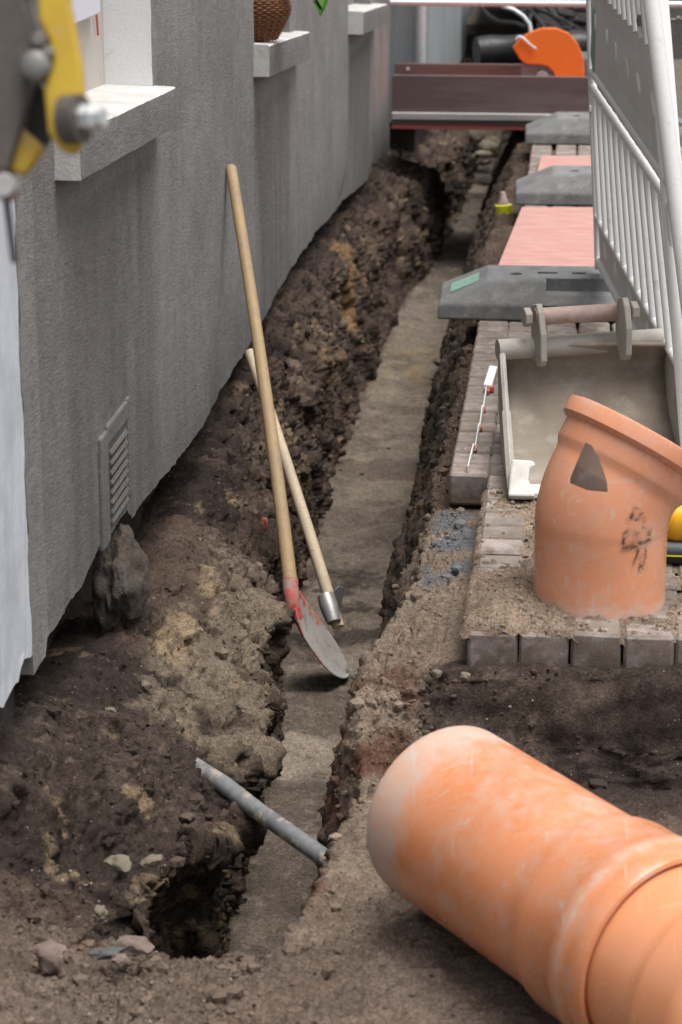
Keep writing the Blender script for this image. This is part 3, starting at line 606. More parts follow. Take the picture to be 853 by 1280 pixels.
# ------------------------------------------------------------------ the grey house
house = thing('house', 'grey plastered house front with three window sills above the open trench', 'house', (-1.0, 8.8, -.07))
WX = -.99
WIN = [(4.60, 5.72, .875, 2.0, .115), (7.62, 8.62, .745, 2.0, .10), (10.9, 12.1, .585, 1.9, .08)]   # y0, y1, z0, z1, reveal
def wall():
    y0, y1, top = 4.27, 13.46, 3.2
    fine = np.concatenate([np.arange(y0, 8, .007), np.arange(8, y1, .014), [y1]])
    ys = np.unique(np.round(np.concatenate([fine, [a for W in WIN for a in W[:2]]]), 4)); ys = ys[np.concatenate([[True], np.diff(ys) > .003])]
    for W in WIN:
        for a in W[:2]: ys[np.argmin(np.abs(ys - a))] = a
    zs = np.unique(np.round(np.concatenate([np.arange(0, 1.3, .03), np.arange(1.3, top, .12), [top], [a for W in WIN for a in W[2:4]]]), 4)); zs = zs[np.concatenate([[True], np.diff(zs) > .006])]
    for W in WIN:
        for a in W[2:4]: zs[np.argmin(np.abs(zs - a))] = a
    yv = ys
    kb = np.interp(yv, [4.2, 4.7, 4.93, 5.02, 5.25, 5.32, 5.47, 6.4, 7.4, 8.2, 9, 10.6, 11.6, 12.5, 13.5], [-.03, -.035, .0, -.01, -.015, -.06, -.065, -.10, -.085, -.075, -.07, -.14, -.22, -.28, -.31])
    bot = kb + .022 * fbm(yv, yv * 0, yv * 0, 2.2, 4, 2) + .0035 * fbm(yv, yv * 0, yv * 0, 40, 2, 17)
    zl = [bot] + [bot + (.0 - bot) * k / 5 * 1.0 for k in (1.2, 2.6)] + [np.full_like(yv, z) for z in zs[1:]]
    ZZ = np.array(zl); YY = np.repeat(yv[None], len(zl), 0)
    XX = WX + .005 * fbm(YY, ZZ, YY * 0, 2.5, 3, 3) + .0016 * fbm(YY, ZZ, YY * 0, 22, 3, 6)
    edge = sstep(.12, .0, ZZ - bot[None]); XX += edge * .004 * fbm(YY, ZZ, YY * 0, 12, 3, 4)
    stain = np.zeros_like(XX)
    ny = fbm(YY, ZZ * .15, YY * 0, 14, 3, 8)
    for (a, b, z0, z1, dpt) in WIN:
        m = sstep(a - .05, a + .10, YY + .06 * ny) * (1 - sstep(b - .12, b + .06, YY + .06 * ny)) * (1 - sstep(z0 - .14, z0 - .10, ZZ))
        stain = np.maximum(stain, m * (.75 + .35 * ny))
    stain = np.maximum(stain, (1 - sstep(0, .30, ZZ - bot[None])) * .55 * (1 + .6 * ny))
    stain = np.maximum(stain, (1 - sstep(4.3, 5.2, YY)) * .5)
    nz, nyn = XX.shape
    def inside(r, c):
        ym, zm = (YY[r, c] + YY[r, c + 1]) / 2, (ZZ[r, c] + ZZ[r + 1, c]) / 2
        return any(a < ym < b and z0 < zm < z1 for (a, b, z0, z1, d_) in WIN)
    keep = [[not inside(r, c) for c in range(nyn - 1)] for r in range(nz - 1)]
    used = [[False] * nyn for _ in range(nz)]
    fs = []
    for r in range(nz - 1):
        for c in range(nyn - 1):
            if keep[r][c]: fs.append((r * nyn + c, r * nyn + c + 1, (r + 1) * nyn + c + 1, (r + 1) * nyn + c))
    vs = np.stack([XX, YY, ZZ], -1).reshape(-1, 3).tolist(); nfront = len(vs); sv = stain.reshape(-1).tolist()
    mi = [0] * len(fs)
    # underside and thickness of the plaster at the broken lower edge, top and ends
    def strip(pts, dx, flip=False, m=0):
        o = len(vs)
        for p in pts: vs.append([p[0], p[1], p[2]]); vs.append([p[0] + dx, p[1], p[2]]); sv.extend([.6, .9])
        for k in range(len(pts) - 1): fs.append((o + 2 * k, o + 2 * k + 1, o + 2 * k + 3, o + 2 * k + 2)); mi.append(m)
    strip([(XX[0, c], YY[0, c], ZZ[0, c]) for c in range(nyn)], -.035)
    strip([(XX[r, 0], YY[r, 0], ZZ[r, 0]) for r in range(nz)], -.12)
    strip([(XX[r, -1], YY[r, -1], ZZ[r, -1]) for r in range(nz)], -.4)
    strip([(XX[-1, c], YY[-1, c], ZZ[-1, c]) for c in range(nyn)], -.4)
    for k, (a, b, z0, z1, dpt) in enumerate(WIN):
        m = 1 if k == 0 else 0
        for yy in (a, b):
            c = int(np.argmin(np.abs(yv - yy))); rr_ = [r for r in range(nz) if z0 - 1e-6 <= ZZ[r, c] <= z1 + 1e-6]
            o = len(vs)
            for r in rr_:
                vs.append([XX[r, c], YY[r, c], ZZ[r, c]]); vs.append([WX - dpt, YY[r, c], ZZ[r, c]]); sv.extend([0, 0])
            for q in range(len(rr_) - 1): fs.append((o + 2 * q, o + 2 * q + 1, o + 2 * q + 3, o + 2 * q + 2)); mi.append(m)
        for zz in (z0, z1):
            o = len(vs); vs.extend([[WX, a, zz], [WX - dpt, a, zz], [WX - dpt, b, zz], [WX, b, zz]]); sv.extend([0] * 4); fs.append((o, o + 1, o + 2, o + 3)); mi.append(2 if zz == z0 else m)
    me = bpy.data.meshes.new('wall'); me.from_pydata(vs, [], fs)
    me.polygons.foreach_set('material_index', mi); me.polygons.foreach_set('use_smooth', [True] * len(fs)); me.set_sharp_from_angle(angle=R(50))
    at = me.attributes.new('stain', 'FLOAT', 'POINT'); at.data.foreach_set('value', np.clip(np.array(sv), 0, 1).astype(np.float32))
    bm = bmesh.new(); bm.from_mesh(me); bmesh.ops.recalc_face_normals(bm, faces=bm.faces); bm.to_mesh(me); bm.free()
    link('wall', me, [M['plaster'], M['white'], M['silltop']], parent=house)
    ys2 = np.arange(4.22, 13.3, .025); zs2 = np.linspace(-.9, .05, 36); Y2, Z2 = np.meshgrid(ys2, zs2)
    X2 = -1.15 + .035 * fbm(Y2, Z2, Y2 * 0, 6, 4, 12) + .012 * fbm(Y2, Z2, Y2 * 0, 30, 3, 14); nb = X2.shape[1]
    mf = bpy.data.meshes.new('foundation'); mf.from_pydata(np.stack([X2, Y2, Z2], -1).reshape(-1, 3).tolist(), [], [(r * nb + c, r * nb + c + 1, (r + 1) * nb + c + 1, (r + 1) * nb + c) for r in range(X2.shape[0] - 1) for c in range(nb - 1)])
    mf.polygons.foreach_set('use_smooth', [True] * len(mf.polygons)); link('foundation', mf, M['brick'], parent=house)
wall()
def sills():
    spec = [(4.585, 5.75, .851, .809, .091, -.938, -.0515), (7.60, 8.80, .731, .668, .095, -.940, -.050), (10.88, 12.30, .572, .497, .096, -.922, -.050)]
    for k, (a, b, za, zb, h, xf, sl_) in enumerate(spec):
        n = 26; vs = []; fs = []; mi = []
        rr = random.Random(k)
        prof = []
        for i in range(n + 1):
            y = a + (b - a) * i / n; z = za + (zb - za) * i / n
            j = lambda s=.0009: rr.uniform(-s, s) * (s < .002) + (s >= .002) * rr.uniform(-.0009, .0009)
            xb = WX - .02
            vs += [(xb, y, z), (xf + j(), y, z + j(.003)), (xf + j(), y, z + h * .5), (xf + j(), y, z + h + j(.003)), (xf - .006 + j(), y, z + h + .004), (WX - .12, y, z + h + .010)]
        for i in range(n):
            for q in range(5):
                fs.append((i * 6 + q, i * 6 + q + 1, (i + 1) * 6 + q + 1, (i + 1) * 6 + q)); mi.append(1 if q >= 3 else 0)
        fs.append(tuple(range(6))); mi.append(1); fs.append(tuple(n * 6 + q for q in range(6))); mi.append(0)  # near end takes the skylit tone, far end stays grey
        me = bpy.data.meshes.new('window_sill'); me.from_pydata(vs, [], fs); me.polygons.foreach_set('material_index', mi)
        at = me.attributes.new('stain', 'FLOAT', 'POINT'); at.data.foreach_set('value', [.45 if q < 3 else .1 for i in range(n + 1) for q in range(6)])
        bm = bmesh.new(); bm.from_mesh(me); bmesh.ops.recalc_face_normals(bm, faces=bm.faces); bm.to_mesh(me); bm.free()
        link('window_sill', me, [M['plaster'], M['silltop']], parent=house)
    for k, (a, b, z0, z1, dpt) in enumerate(WIN):
        wd = link('window', G().box((WX - dpt - .03, (a + b) / 2, (z0 + z1) / 2), (.06, b - a - .004, z1 - z0 - .004)).mesh('window'), M['panel'] if k == 0 else M['plaster'], parent=house)
    # pale box and red cord inside the near window
    g = G(); g.box((WX - .10, 5.25, 1.14), (.022, .62, .10)); bx = link('blind_box', g.mesh('blind_box', bevel=.004), M['paper'], parent=house)
    q0, q1 = Vector((WX - .108, 5.60, 1.095)), Vector((WX - .108, 5.62, 1.035))
    g = G(); g.tube([q0, q0.lerp(q1, .5) + Vector((0, .004, 0)), q1], .0028, 6); link('cord', g.mesh('cord'), M['rulerr'], parent=house)
sills()
def vent():
    vg = link('vent_grille', None, parent=house); vg.location = Vector((-.99, 5.15, .10)) - Vector(house.location)
    g = G()
    # raised plaster frame round a recess, and the slanted slats inside it
    fr = [((-.9915, 4.985, .11), (.015, .085, .255)), ((-.9915, 5.293, .13), (.012, .034, .235)), ((-.9915, 5.152, .222), (.014, .245, .045))]
    for c, d_ in fr: g.box(c, d_)
    m_ = g.mesh('vent_frame', bevel=.005, seg=2)
    at = m_.attributes.new('stain', 'FLOAT', 'POINT'); at.data.foreach_set('value', [.75] * len(m_.vertices))
    link('vent_frame', m_, M['plaster'], parent=vg)
    for k in range(8):
        z = .175 - k * .0225
        g = G(); g.box((-.989, 5.152, z), (.012, .20, .0115), Matrix.Rotation(R(-28), 3, 'Y')); m_ = g.mesh('slat', bevel=.002)
        at = m_.attributes.new('stain', 'FLOAT', 'POINT'); at.data.foreach_set('value', [1.0] * len(m_.vertices))
        link('slat', m_, M['plaster'], parent=vg)
vent()
# white corner of the next house, at the very left
def white_house():
    n = thing('neighbouring_house', 'white painted house corner at the left edge beside the grey wall', 'house', (-1.0, 3.4, -.03))
    ys = np.concatenate([np.linspace(.8, 3.6, 20), np.linspace(3.63, 4.225, 30)]); zs = [None] + list(np.linspace(.03, 3.2, 24)); vs = []; fs = []
    for i, y in enumerate(ys):
        for k, z in enumerate(zs):
            zz = (.0 + .010 * math.sin(y * 23) + .005 * math.sin(y * 61) + rng.uniform(-.005, .005)) if z is None else z
            ex = .006 * math.sin(zz * 31) + .004 * math.sin(zz * 83) if i == len(ys) - 1 else 0
            vs.append((-.986 + rng.uniform(-.0012, .0012), y + ex, zz))
    m = len(zs)
    for i in range(len(ys) - 1):
        for k in range(m - 1): fs.append((i * m + k, (i + 1) * m + k, (i + 1) * m + k + 1, i * m + k + 1))
    o = len(vs)
    for i in (len(ys) - 1,):
        for k in range(m): p = vs[i * m + k]; vs.append((p[0] - .4, p[1], p[2]))
        for k in range(m - 1): fs.append((i * m + k, o + k, o + k + 1, i * m + k + 1))
    o = len(vs)
    for i in range(len(ys)): p = vs[i * m]; vs.append((p[0] - .05, p[1], p[2]))
    for i in range(len(ys) - 1): fs.append((i * m, (i + 1) * m, o + i + 1, o + i))
    me = bpy.data.meshes.new('wall'); me.from_pydata(vs, [], fs); link('wall', me, M['bluewhite'], parent=n)
    g = G(); g.box((-1.25, 2.5, -.6), (.44, 3.5, 1.1)); link('foundation', g.mesh('foundation'), M['brick'], parent=n)
white_house()
# plaster strip between the two houses (grey, a little proud)
def strip():
    vs = []; fs = []; sv = []
    zs = np.arange(-.04, 3.2, .04)
    for z in zs:
        a = 4.222 + .006 * math.sin(z * 31) + .004 * math.sin(z * 83); b = 4.36 + .006 * math.sin(z * 17) + rng.uniform(-.003, .003)
        if z < .0: a += .01; b -= .02
        vs += [(-1.03, a, z), (-.984, a, z), (-.986 + rng.uniform(-.001, .001), (a + b) / 2, z), (-.9845, b, z), (-1.0, b + .003, z)]; sv += [.2, .05, .05, .1, .4]
    for k in range(len(zs) - 1):
        for q in range(4): fs.append((k * 5 + q, k * 5 + q + 1, (k + 1) * 5 + q + 1, (k + 1) * 5 + q))
    fs.append((0, 1, 2, 3, 4))
    me = bpy.data.meshes.new('plaster_strip'); me.from_pydata(vs, [], fs)
    at = me.attributes.new('stain', 'FLOAT', 'POINT'); at.data.foreach_set('value', sv)
    bm = bmesh.new(); bm.from_mesh(me); bmesh.ops.recalc_face_normals(bm, faces=bm.faces); bm.to_mesh(me); bm.free()
    link('plaster_strip', me, M['plaster'], parent=house)
strip()

# lump of old mortar under the vent, stones and rubble in the soil
def noisy_stone(name, c, r, sq, m, label, cat, sub=3, seed=1, amp=.25, group=None, fr=1.0):
    bm = bmesh.new(); bmesh.ops.create_icosphere(bm, subdivisions=sub, radius=1)
    co = np.array([v.co[:] for v in bm.verts]); k = seed * 3.7
    n = 1 + amp * fbm(co[:, 0] + k, co[:, 1] + k, co[:, 2], 1.6 * fr, 2) * 1.6 + amp * .5 * fbm(co[:, 0], co[:, 1] + k, co[:, 2] - k, 5 * fr, 2)
    q = Matrix.Rotation(seed * 1.3, 3, 'Z') if seed else Matrix.Identity(3)
    for v, f in zip(bm.verts, n): v.co = q @ Vector((v.co.x * sq[0], v.co.y * sq[1], v.co.z * sq[2])) * (float(f) * r)
    me = bpy.data.meshes.new(name); bm.to_mesh(me); bm.free()
    me.polygons.foreach_set('use_smooth', [True] * len(me.polygons)); me.set_sharp_from_angle(angle=R(38))
    o = link(name, me, m); o.location = c; tag(o, label, cat, group); return o
noisy_stone('mortar_lump', (-.995, 5.19, -.175), .112, (.5, .95, 1.05), M['lump'], 'dark lump of old mortar and stone below the vent grille', 'rubble', sub=5, seed=0, amp=.24, fr=1.0)

# ------------------------------------------------------------------ spade and hoe
def spade():
    r = thing('spade', 'round-point spade with long wooden handle and red socket leaning on the wall', 'spade', (-.565, 6.2, -.745))
    s0 = D(363, 727, 6.46); tp = D(289, 210, 7.02)
    mid = s0.lerp(tp, .42) + RT * .013 + FW * -.005
    pts = [s0.lerp(mid, t) * (1 - t) + mid.lerp(tp, t) * t for t in np.linspace(0, 1, 22)]
    rad = [.0195 - .0035 * t for t in np.linspace(0, 1, 22)]
    pts.append(pts[-1] + (pts[-1] - pts[-2]).normalized() * .006); rad.append(.012)
    me = G().tube(pts, rad, 18).mesh('handle', smooth=50); link('handle', me, M['ash'], parent=r)
    b0 = D(366, 765, 6.42)                     # where socket meets blade
    tip = D(434, 842, 6.585)
    ax = (s0 - pts[1]).normalized()
    so_pts = [s0 - ax * -.0 + (pts[1] - s0).normalized() * .004, s0.lerp(b0, .35), s0.lerp(b0, .75), b0.lerp(tip, .12)]
    link('socket', G().tube(so_pts, [.0225, .0215, .021, .012], 16).mesh('socket', smooth=50), M['redpaint'], parent=r)
    # blade: pointed sheet, seen obliquely
    a = (tip - b0); L = a.length * 1.0; a.normalize(); v = (b0 - CAMP).normalized(); p = a.cross(v).normalized()
    if p.dot(RT) < 0: p = -p
    q = p.cross(a).normalized()
    if q.dot(v) < 0: q = -q
    W = (p * .40 + q * .92).normalized(); nrm = a.cross(W).normalized()
    if nrm.dot(v) > 0: nrm = -nrm
    nu, nv_ = 22, 15; vs = []; fs = []
    for i in range(nu + 1):
        t = i / nu
        hw = .095 * (min(1, (t / .10)) ** .5 * .35 + .65 * min(1, (t + .02) / .16) ** .6) * (1 - max(0, (t - .45) / .55) ** 2.2) ** .62 if t < 1 else .004
        for j in range(nv_ + 1):
            s_ = j / nv_ * 2 - 1
            bow = .022 * s_ * s_ * (1 - .55 * t) - .010 * math.exp(-(s_ / .16) ** 2) * max(0, 1 - t * 2.2)
            vs.append(b0 - a * .02 + a * (L + .02) * t + W * (hw * s_) + nrm * (bow + .012 * math.sin(t * 3.1) * -1))
    for i in range(nu):
        for j in range(nv_): fs.append((i * (nv_ + 1) + j, i * (nv_ + 1) + j + 1, (i + 1) * (nv_ + 1) + j + 1, (i + 1) * (nv_ + 1) + j))
    me = bpy.data.meshes.new('blade'); me.from_pydata([tuple(x) for x in vs], [], fs); me.polygons.foreach_set('use_smooth', [True] * len(fs))
    mats = []
    for f in me.polygons:
        i, j = f.index // nv_, f.index % nv_
        e = abs((j + .5) / nv_ * 2 - 1); rim = e > .78 - .25 * (i < 4) or i < 3
        f.material_index = 1 if (rim and i < nu * .55 and (e > .9 or i < 4 or (i * 7 + j) % 3 == 0)) else 0
    o = link('blade', me, [M['blade'], M['redpaint']], parent=r)
    md = o.modifiers.new('t', 'SOLIDIFY'); md.thickness = .0028
spade()
def hoe():
    r = thing('hoe', 'hoe with pale wooden handle and steel eye standing behind the spade', 'hoe', (-.64, 6.55, -.745))
    tp = D(312, 439, 7.10); bt = D(414, 760, 6.78); end = D(423, 784, 6.76)
    ln = (bt - tp)
    pts = [tp.lerp(end, t) + RT * (.004 * math.sin(t * 3.1)) for t in np.linspace(0, 1, 20)]
    link('handle', G().tube(pts, [.0155 + .002 * t for t in np.linspace(0, 1, 20)], 16).mesh('handle', smooth=50), M['palewood'], parent=r)
    d = (end - tp).normalized(); e0 = D(407, 744, 6.775)
    prof = [(0, .0235), (.03, .026), (.055, .0245), (.085, .021), (.085, .017), (.0, .0175)]
    link('eye', G().lathe(prof, e0, d, 28, closed=True).mesh('eye', smooth=45), M['steel'], parent=r)
    c = D(424, 752, 6.85); sx = (RT * .9 + FW * .3).normalized()
    poly = [(-.02, -.05), (.004, -.045), (.012, .045), (-.004, .052), (-.022, .03)]
    link('blade', G().prism([(x_ * 1.1, y_ * .9) for x_, y_ in poly], c, sx, (-DN * .98 + RT * .1), FW, .012).mesh('blade', bevel=.002), M['shiny'], parent=r)
hoe()

# ------------------------------------------------------------------ grey conduit crossing the trench
a_, b_ = Vector((-.735, 4.53, -.335)), Vector((-.435, 4.215, -.385))
dr = (b_ - a_)
pts = [a_ - dr * .14 + Vector((0, 0, -.03)), a_, a_.lerp(b_, .28) + Vector((0, 0, .004)), a_.lerp(b_, .5), b_, b_ + dr * .3]
c_ = rebase(link('conduit', G().tube(pts, [.017, .0175, .0185, .018, .018, .018], 18).mesh('conduit', smooth=60), M['conduit']), b_)
tag(c_, 'old grey and rusty pipe bridging the near end of the trench', 'pipe')

# ------------------------------------------------------------------ orange pipes
def pipe_attr(me, fn_d, fn_m=None):
    a1 = me.attributes.new('dust', 'FLOAT', 'POINT'); a1.data.foreach_set('value', [fn_d(v.co) for v in me.vertices])
    a2 = me.attributes.new('mark', 'FLOAT', 'POINT'); a2.data.foreach_set('value', [(fn_m(v.co) if fn_m else 0) for v in me.vertices])
def big_pipe():
    e = Vector((-.179, 3.79, -.101)); d = (Vector((.113, 3.394, -.112)) - e).normalized()
    r = thing('drain_pipe', 'large dusty orange drain pipe with socket lying in the foreground pit', 'pipe', e + Vector((0, 0, -.16)))
    prof = [(0, .1555), (.004, .1575)] + [(.02 + .38 * k / 30, .1575) for k in range(31)] + [(.42, .1595), (.445, .1665), (.46, .1690), (.535, .1690), (.543, .1745), (.566, .1755), (.578, .1735), (.583, .1728), (.590, .1745), (.612, .1745), (.620, .170), (.622, .164), (.618, .1605), (.56, .161), (.44, .150), (0, .149)]
    me = G().lathe(prof, e, d, 120, closed=True).mesh('pipe', smooth=40)
    def dust(co):
        t = (co - e).dot(d); k = 1.0 * (1 - min(1, max(0, (t - .05) / .09))) 
        k = max(k, .75 * math.exp(-((t - .562) / .016) ** 2)); up = (co - e - d * t).normalized().z
        return max(k, .42 * max(0, up - .55) / .45)
    pipe_attr(me, dust); link('pipe', me, M['pvc2'], parent=r)
    r2 = thing('pipe_bend', 'clean orange pipe fitting pushed into the socket at the lower right corner', 'pipe fitting', e + d * .75 + Vector((0, 0, -.16)))
    prof = [(.45, .1565), (.60, .1568), (.70, .157), (.715, .159), (.73, .166), (.74, .1695), (.80, .170), (.81, .1755), (.835, .176), (.845, .172), (.845, .160), (.70, .150), (.45, .150)]
    me = G().lathe(prof, e, d, 110, closed=True).mesh('spigot', smooth=40); pipe_attr(me, lambda c: .0); link('spigot', me, M['pvc3'], parent=r2)
    prof = [(.76, .1555), (1.3, .1555), (1.3, .148), (.76, .148)]
    me = G().lathe(prof, e, d, 96, closed=True).mesh('inner_pipe', smooth=40); pipe_attr(me, lambda c: .1); 
    r3 = link('inner_pipe', me, M['pvc3'], parent=r2)
big_pipe()
def bend():
    base = Vector((.0885, 4.664, .0)); 
    r = thing('pipe_elbow', 'upright dusty orange pipe elbow with a triangular hole standing on the pavers', 'pipe elbow', base)
    rad = .1335; th = .008; h0 = .150; Rb = .18; ang = R(33)
    az = (RT * .88 + Vector((0, 1, 0)) * .47).normalized()     # leans right and away
    up = Vector((0, 0, 1)); rows_ = []
    def cen(s):
        if s <= h0: return base + up * s, up
        a = min((s - h0) / Rb, ang); p = base + up * (h0 + Rb * math.sin(a)) + az * (Rb * (1 - math.cos(a))); t = up * math.cos(a) + az * math.sin(a)
        ex = s - h0 - Rb * ang
        return (p + t * ex if ex > 0 else p), t
    sb = h0 + Rb * ang
    st = [(0, rad)] + [(h0 * k / 10, rad) for k in range(1, 11)] + [(h0 + Rb * ang * k / 16, rad + (.001 if k > 1 else 0)) for k in range(1, 17)]
    st += [(sb + .012, rad + .003), (sb + .022, rad + .0085), (sb + .03, rad + .011), (sb + .066, rad + .012), (sb + .070, rad + .020), (sb + .077, rad + .026), (sb + .102, rad + .027), (sb + .108, rad + .0255), (sb + .110, rad + .019)]
    inn = [(s, q - th) for s, q in st if s <= sb] + [(sb + .03, rad + .001), (sb + .110, rad + .001)]
    ring = st + inn[::-1]; n = 128; side = az.cross(up).normalized(); vs = []
    for s, q in ring:
        c, t = cen(s); e1 = side; e2 = t.cross(side).normalized()
        for k in range(n): vs.append(c + (e1 * math.cos(2 * math.pi * k / n) + e2 * math.sin(2 * math.pi * k / n)) * q)
    m = len(ring); fs = [(i * n + k, i * n + (k + 1) % n, ((i + 1) % m) * n + (k + 1) % n, ((i + 1) % m) * n + k) for i in range(m) for k in range(n)]
    g = G(); g.add(vs, fs); g.m = [1 if f // n >= len(st) else 0 for f in range(len(fs))]
    me = g.mesh('elbow')
    o = link('elbow', me, [M['pvc'], M['pvcin']], parent=r)
    # triangular hole sawn into the front
    zc = 4.70
    pl = [(732, 553), (722, 576), (713, 598), (713, 604), (735, 613), (760, 615), (759, 603), (754, 586), (747, 570), (740, 557)]
    cv = [D(x, y, 4.40) for x, y in pl] + [D(x, y, 4.80) for x, y in pl]; k = len(pl)
    gc = G(); gc.add(cv, [tuple(range(k - 1, -1, -1)), tuple(range(k, 2 * k))] + [(i, (i + 1) % k, k + (i + 1) % k, k + i) for i in range(k)])
    cut(o, gc.mesh('cutter'))
    me = o.data; me.polygons.foreach_set('use_smooth', [True] * len(me.polygons)); me.set_sharp_from_angle(angle=R(32))
    mk = [(D(805, 690, 4.6), .024), (D(804, 664, 4.6), .010), (D(812, 728, 4.6), .012), (D(813, 716, 4.6), .009)]
    def mark(co):
        if co.y > 4.72: return 0
        best = 0
        for p, rr in mk:
            v = co - p; dx, dz = v.dot(RT), v.z; an = math.atan2(dz, dx); q = rr * (1 + .22 * math.sin(3 * an + rr * 900) + .12 * math.sin(7 * an))
            d_ = math.hypot(dx, dz * .8); best = max(best, math.exp(-((d_ - q) / (rr * .22)) ** 2) * (1 if dz < rr * .3 else .45), .55 * math.exp(-(d_ / (rr * .4)) ** 2))
        return min(1, max(0, best))
    def dust(co):
        k = .8 * (1 - min(1, max(0, (co.z - .012) / .03)))
        k = max(k, .38 * min(1, max(0, (co.z - .385) / .04)))
        return max(k, .16)
    pipe_attr(me, dust, mark)
bend()

# ------------------------------------------------------------------ excavator bucket
def bucket():
    r = thing('excavator_bucket', 'dusty grey excavator bucket lying on its back on the pavers behind the elbow', 'bucket', (.10, 5.65, 0))
    T0, T1 = D(628, 437, 6.02), D(832, 423, 6.10)          # ends of the top tube
    L0 = Vector((-.100, 5.37, .012)); L1 = Vector((.335, 5.41, .012))   # cutting edge
    X = (T1 - T0); Wd = X.length; X.normalize()
    # side profile in (depth, height) measured from the lip
    dep = T0.y - L0.y; hz = T0.z - L0.z
    prof_out = [(0, 0), (.12, -.008), (.26, -.004), (.40, .02), (.50, .07), (.555, .13), (.57, .19), (dep + .03, hz + .012), (dep, hz + .02)]
    curve = [(0.0, .0), (.10, .0), (.22, .002), (.34, .010), (.44, .035), (.54, .085), (.60, .15), (dep + .075, hz - .04), (dep + .01, hz + .012)]
    # smooth the back plate
    pts = []
    for i in range(len(curve) - 1):
        p0, p1, p2, p3 = (curve[max(i - 1, 0)], curve[i], curve[i + 1], curve[min(i + 2, len(curve) - 1)])
        for k in range(6):
            t = k / 6; pts.append(tuple(.5 * (2 * p1[q] + (p2[q] - p0[q]) * t + (2 * p0[q] - 5 * p1[q] + 4 * p2[q] - p3[q]) * t * t + (3 * p1[q] - p0[q] - 3 * p2[q] + p3[q]) * t ** 3) for q in (0, 1)))
    pts.append(curve[-1])
    def P(side, dpt, h):
        a = L0 if side == 0 else L1; f = max(0, min(1, dpt / .6)); tx = (T0.x if side == 0 else T1.x)
        return Vector((a.x + (tx - a.x) * f, a.y + dpt, a.z + max(h, -.010)))
    vs = []; fs = []; n = len(pts); K = 12
    for p in pts:
        for k in range(K + 1):
            u = k / K; q = P(0, *p).lerp(P(1, *p), u); vs.append(q)
    for i in range(n - 1):
        for k in range(K): fs.append((i * (K + 1) + k, i * (K + 1) + k + 1, (i + 1) * (K + 1) + k + 1, (i + 1) * (K + 1) + k))
    me = bpy.data.meshes.new('back_plate'); me.from_pydata([tuple(v) for v in vs], [], fs); me.polygons.foreach_set('use_smooth', [True] * len(fs))
    o = link('back_plate', me, M['bucketin'], parent=r); md = o.modifiers.new('t', 'SOLIDIFY'); md.thickness = .010; md.offset = 0
    for s_ in (0, 1):
        poly = [P(s_, *p) for p in pts]; sgn = -1 if s_ == 0 else 1
        off = X * (.012 * sgn)
        # straight front edge from lip to tube closes the polygon
        vs = [p for p in poly] + [p + off for p in poly]; k = len(poly)
        fs = [tuple(range(k)), tuple(range(2 * k - 1, k - 1, -1))] + [(i, (i + 1) % k, k + (i + 1) % k, k + i) for i in range(k)]
        g = G(); g.add(vs, fs); link('side_plate', g.mesh('side_plate'), M['bucket'], parent=r)
        # reinforcing strip along the front edge
        a, b = P(s_, 0, .01), P(s_, dep, hz); e = (b - a)
        g = G(); g.tube([a + e * .02 + off * .5, a + e * .55 + off * .5], .012, 4, up=X); g.tube([a + e * .52 + off * .5, a + e * .99 + off * .5], .009, 4, up=X)
        link('edge_strip', g.mesh('edge_strip', bevel=.002), M['bucket'], parent=r)
    link('top_tube', G().tube([T0 - X * .012, T1 + X * .012], .0265, 28).mesh('top_tube', smooth=50), M['bucket'], parent=r)
    # cutting edge with its chipped white corner tooth
    g = G(); c = (L0 + L1) / 2; g.box((c.x, c.y + .02, .018), ((L1 - L0).length + .03, .075, .016), Matrix.Rotation(math.atan2(L1.y - L0.y, L1.x - L0.x), 3, 'Z'))
    link('cutting_edge', g.mesh('cutting_edge', bevel=.004, seg=2), M['bucketlip'], parent=r)
    for s_, LL in ((0, L0), (1, L1)):
        g = G(); x0 = LL.x + (.018 if s_ == 0 else -.018)
        g.prism([(-.032, 0), (.030, 0), (.022, .030), (.014, .038), (.016, .070), (.030, .080), (.022, .092), (-.026, .094), (-.030, .06)], (x0, LL.y - .012, .006), (1, 0, 0), (0, .62, .78), (0, -.78, .62), .026)
        link('tooth', g.mesh('tooth', bevel=.005, seg=2), M['bucketlip'], parent=r)
    # two ears carrying the hanging pin
    for px_t, py_t, px_b, py_b in ((672, 386, 676, 452), (779, 378, 781, 444)):
        top, bot = D(px_t, py_t, 5.99), D(px_b, py_b, 6.0); a = (top - bot); Lh = a.length; a.normalize(); ez = X; ey = a; ex = ey.cross(ez).normalized()
        poly = [(-.034, 0), (-.020, -.012), (.012, -.012), (.034, .02), (.046, Lh * .5), (.036, Lh * .92), (.018, Lh + .012), (-.018, Lh + .012), (-.034, Lh * .92), (-.044, Lh * .5)]
        g = G(); g.prism(poly, bot - ez * .008, ex, ey, ez, .016); link('ear', g.mesh('ear', bevel=.002), M['bucket'], parent=r)
    p0, p1 = D(668, 396, 5.985), D(783, 389, 6.04); pd = (p1 - p0).normalized()
    pn = link('hanging_pin', G().tube([p0, p1], .0215, 24).mesh('hanging_pin', smooth=50), M['pin'], parent=r)
    for q in (p0 - pd * .028, p1 + pd * .010):
        g = G(); g.lathe([(0, .0), (0, .025), (.018, .025), (.018, 0)], q, pd, 6); link('pin_nut', g.mesh('pin_nut', bevel=.002), M['bucket'], parent=r)
bucket()
# rusty bar with a hole lying behind the bucket
def bar():
    c = Vector((.02, 6.72, .014)); g = G(); g.box((c.x, c.y, c.z), (.19, .06, .024)); 
    o = link('steel_bar', g.mesh('steel_bar', bevel=.003), M['darksteel']); rebase(o, (c.x, c.y, .002)); tag(o, 'short dark rusty steel bar lying behind the bucket tube', 'steel bar')
bar()

